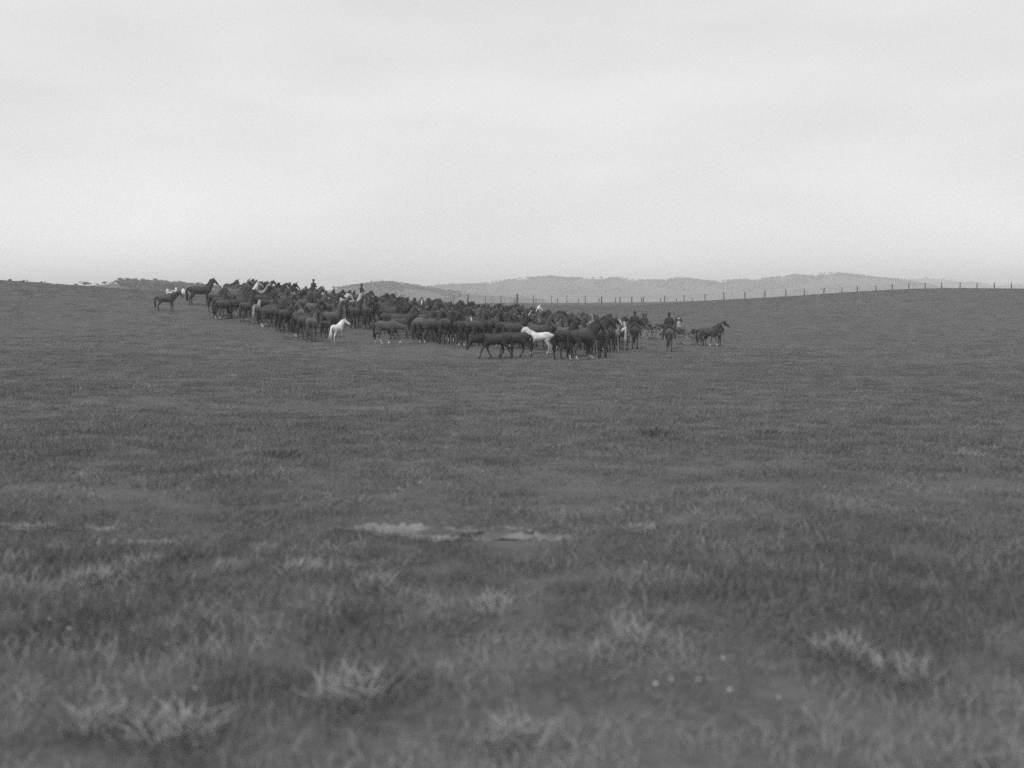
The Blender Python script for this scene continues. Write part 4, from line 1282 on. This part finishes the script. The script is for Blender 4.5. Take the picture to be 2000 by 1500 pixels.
# separate tufts that stand out from the sward
TUFT = [blade_patch('grass_tuft', 300 + i, 260, 0.11, 0.07, 0.2, 0.0032, m_dry, 0.8) for i in range(3)]
TUSS = [blade_patch('grass_tussock', 400 + i, 300, 0.2, 0.08, 0.2, 0.006, m_tuss, 0.8) for i in range(2)]
def tuft(px, py, sc, lab, dark=False):
    x, y = at_px(px, py)
    o = bpy.data.objects.new('grass_tussock' if dark else 'grass_tuft', random.choice(TUSS if dark else TUFT)); link(o)
    o.location = (x, y, gz(x, y) - 0.01); o.scale = (sc[0], sc[1], sc[2] * 0.85); o.rotation_euler = (0, 0, random.uniform(0, 6))
    tag(o, lab, 'tuft')
for px, py, s, lab in [(1252, 1052, (0.9, 0.9, 0.55), 'pale tuft standing right of the bare earth strip'), (590, 1132, (1.3, 1.0, 0.8), 'wide pale tuft left of centre below the bare strip'),
                       (735, 1172, (1.1, 1, 0.9), 'pale upright tuft under the left end of the bare strip'), (965, 1205, (1.4, 1, 0.7), 'pale spreading tuft below the bare strip in mid field'),
                       (286, 1118, (0.8, 0.8, 0.7), 'small pale tuft at left below the thin earth line'), (180, 1152, (1.1, 1, 0.7), 'pale tuft left of the small one near the left edge'),
                       (440, 1128, (0.8, 0.8, 0.7), 'pale tuft just left of the wide one'), (520, 1090, (0.7, 0.7, 0.7), 'slender pale tuft above the wide one'),
                       (1235, 1300, (1.0, 1, 1.0), 'arching dry tuft right of centre in the near grass'), (1180, 1320, (0.9, 0.9, 0.7), 'lower dry tuft left beside the arching one'),
                       (690, 1405, (1.6, 1.2, 0.9), 'broad bright dry tuft near the bottom, left of centre'), (340, 1455, (1.7, 1.2, 0.8), 'broad dry tuft near the bottom left corner'),
                       (190, 1440, (1.3, 1, 0.7), 'dry tuft at the bottom left beside the broad one'), (1640, 1290, (1.2, 1, 0.8), 'dry tuft in the near grass at right'),
                       (1760, 1330, (1.3, 1, 0.9), 'rightmost dry tuft in the near grass'), (1000, 1465, (1.3, 1, 0.6), 'flattened dry tuft at the bottom centre')]:
    tuft(px, py, s, lab)
for px, py, s, lab in [(1290, 853, (1.6, 1.2, 0.8), 'dark low tussock below the ridden brown horse'), (1492, 849, (1.1, 1, 0.8), 'dark small tussock right of the other dark one'), (545, 894, (1.2, 1, 0.8), 'dark low tussock left of centre in mid field')]:
    tuft(px, py, s, lab, True)
# small white flowers in the near grass
fl = MB()
for i in range(9):
    a = 2 * math.pi * i / 9
    d = Vector((math.cos(a), math.sin(a), 0.25)); q = Vector((-math.sin(a), math.cos(a), 0))
    b0 = len(fl.V)
    fl.V += [d * 0.002 - q * 0.0012, d * 0.009 - q * 0.003, d * 0.013, d * 0.009 + q * 0.003]; fl.F.append((b0, b0 + 1, b0 + 2, b0 + 3))
fme = bpy.data.meshes.new('petals'); fme.from_pydata([tuple(v) for v in fl.V], [], fl.F); fme.materials.append(m_petal)
stm = MB().tube([(0, 0, -0.11), (0.004, 0, -0.05), (0, 0, 0)], [.0018, .0016, .0014], 5)
sme = bpy.data.meshes.new('stem'); sme.from_pydata([tuple(v) for v in stm.V], [], stm.F); sme.materials.append(m_grass)
for px, py in [(96, 1260), (134, 1284), (118, 1168), (205, 1222), (346, 1280), (330, 1290), (1700, 1240), (1722, 1238), (1390, 1405), (1365, 1402), (1310, 1400), (1425, 1420), (1520, 1430), (1280, 1408), (1280, 1180), (870, 1150), (1412, 1360), (1358, 1300), (378, 1412), (200, 1412)]:
    x, y = at_px(px, py)
    r = empty('flower', (x, y, gz(x, y) + 0.10), random.uniform(0, 6))
    r.scale = (random.uniform(0.55, 0.95),) * 3
    r.rotation_euler = (random.uniform(0.2, 0.7), random.uniform(-0.3, 0.3), random.uniform(0, 6))
    for nm, m_ in (('petals', fme), ('stem', sme)):
        c = bpy.data.objects.new(nm, m_); link(c); c.parent = r
    tag(r, 'tiny white daisy like flower in the near grass', 'flower', 'white flowers in the near grass')

# ================================================================== haze
hz = MB().box((0, 2450, 21), (7600, 5200, 84))
hm, t, b, out = new_mat('haze_air')
t.nodes.remove(b)
pvn = nd(t, 'ShaderNodeVolumePrincipled')
pvn.inputs['Color'].default_value = gray(1.0)
pvn.inputs['Density'].default_value = 0.0006
pvn.inputs['Density Attribute'].default_value = ''
pvn.inputs['Anisotropy'].default_value = 0.2
hm.cycles.homogeneous_volume = True
t.links.new(pvn.outputs[0], out.inputs['Volume'])
hobj = hz.build('haze', hm, None, False)
tag(hobj, 'thin pale haze over the whole paddock and hills', 'haze', kind='stuff')
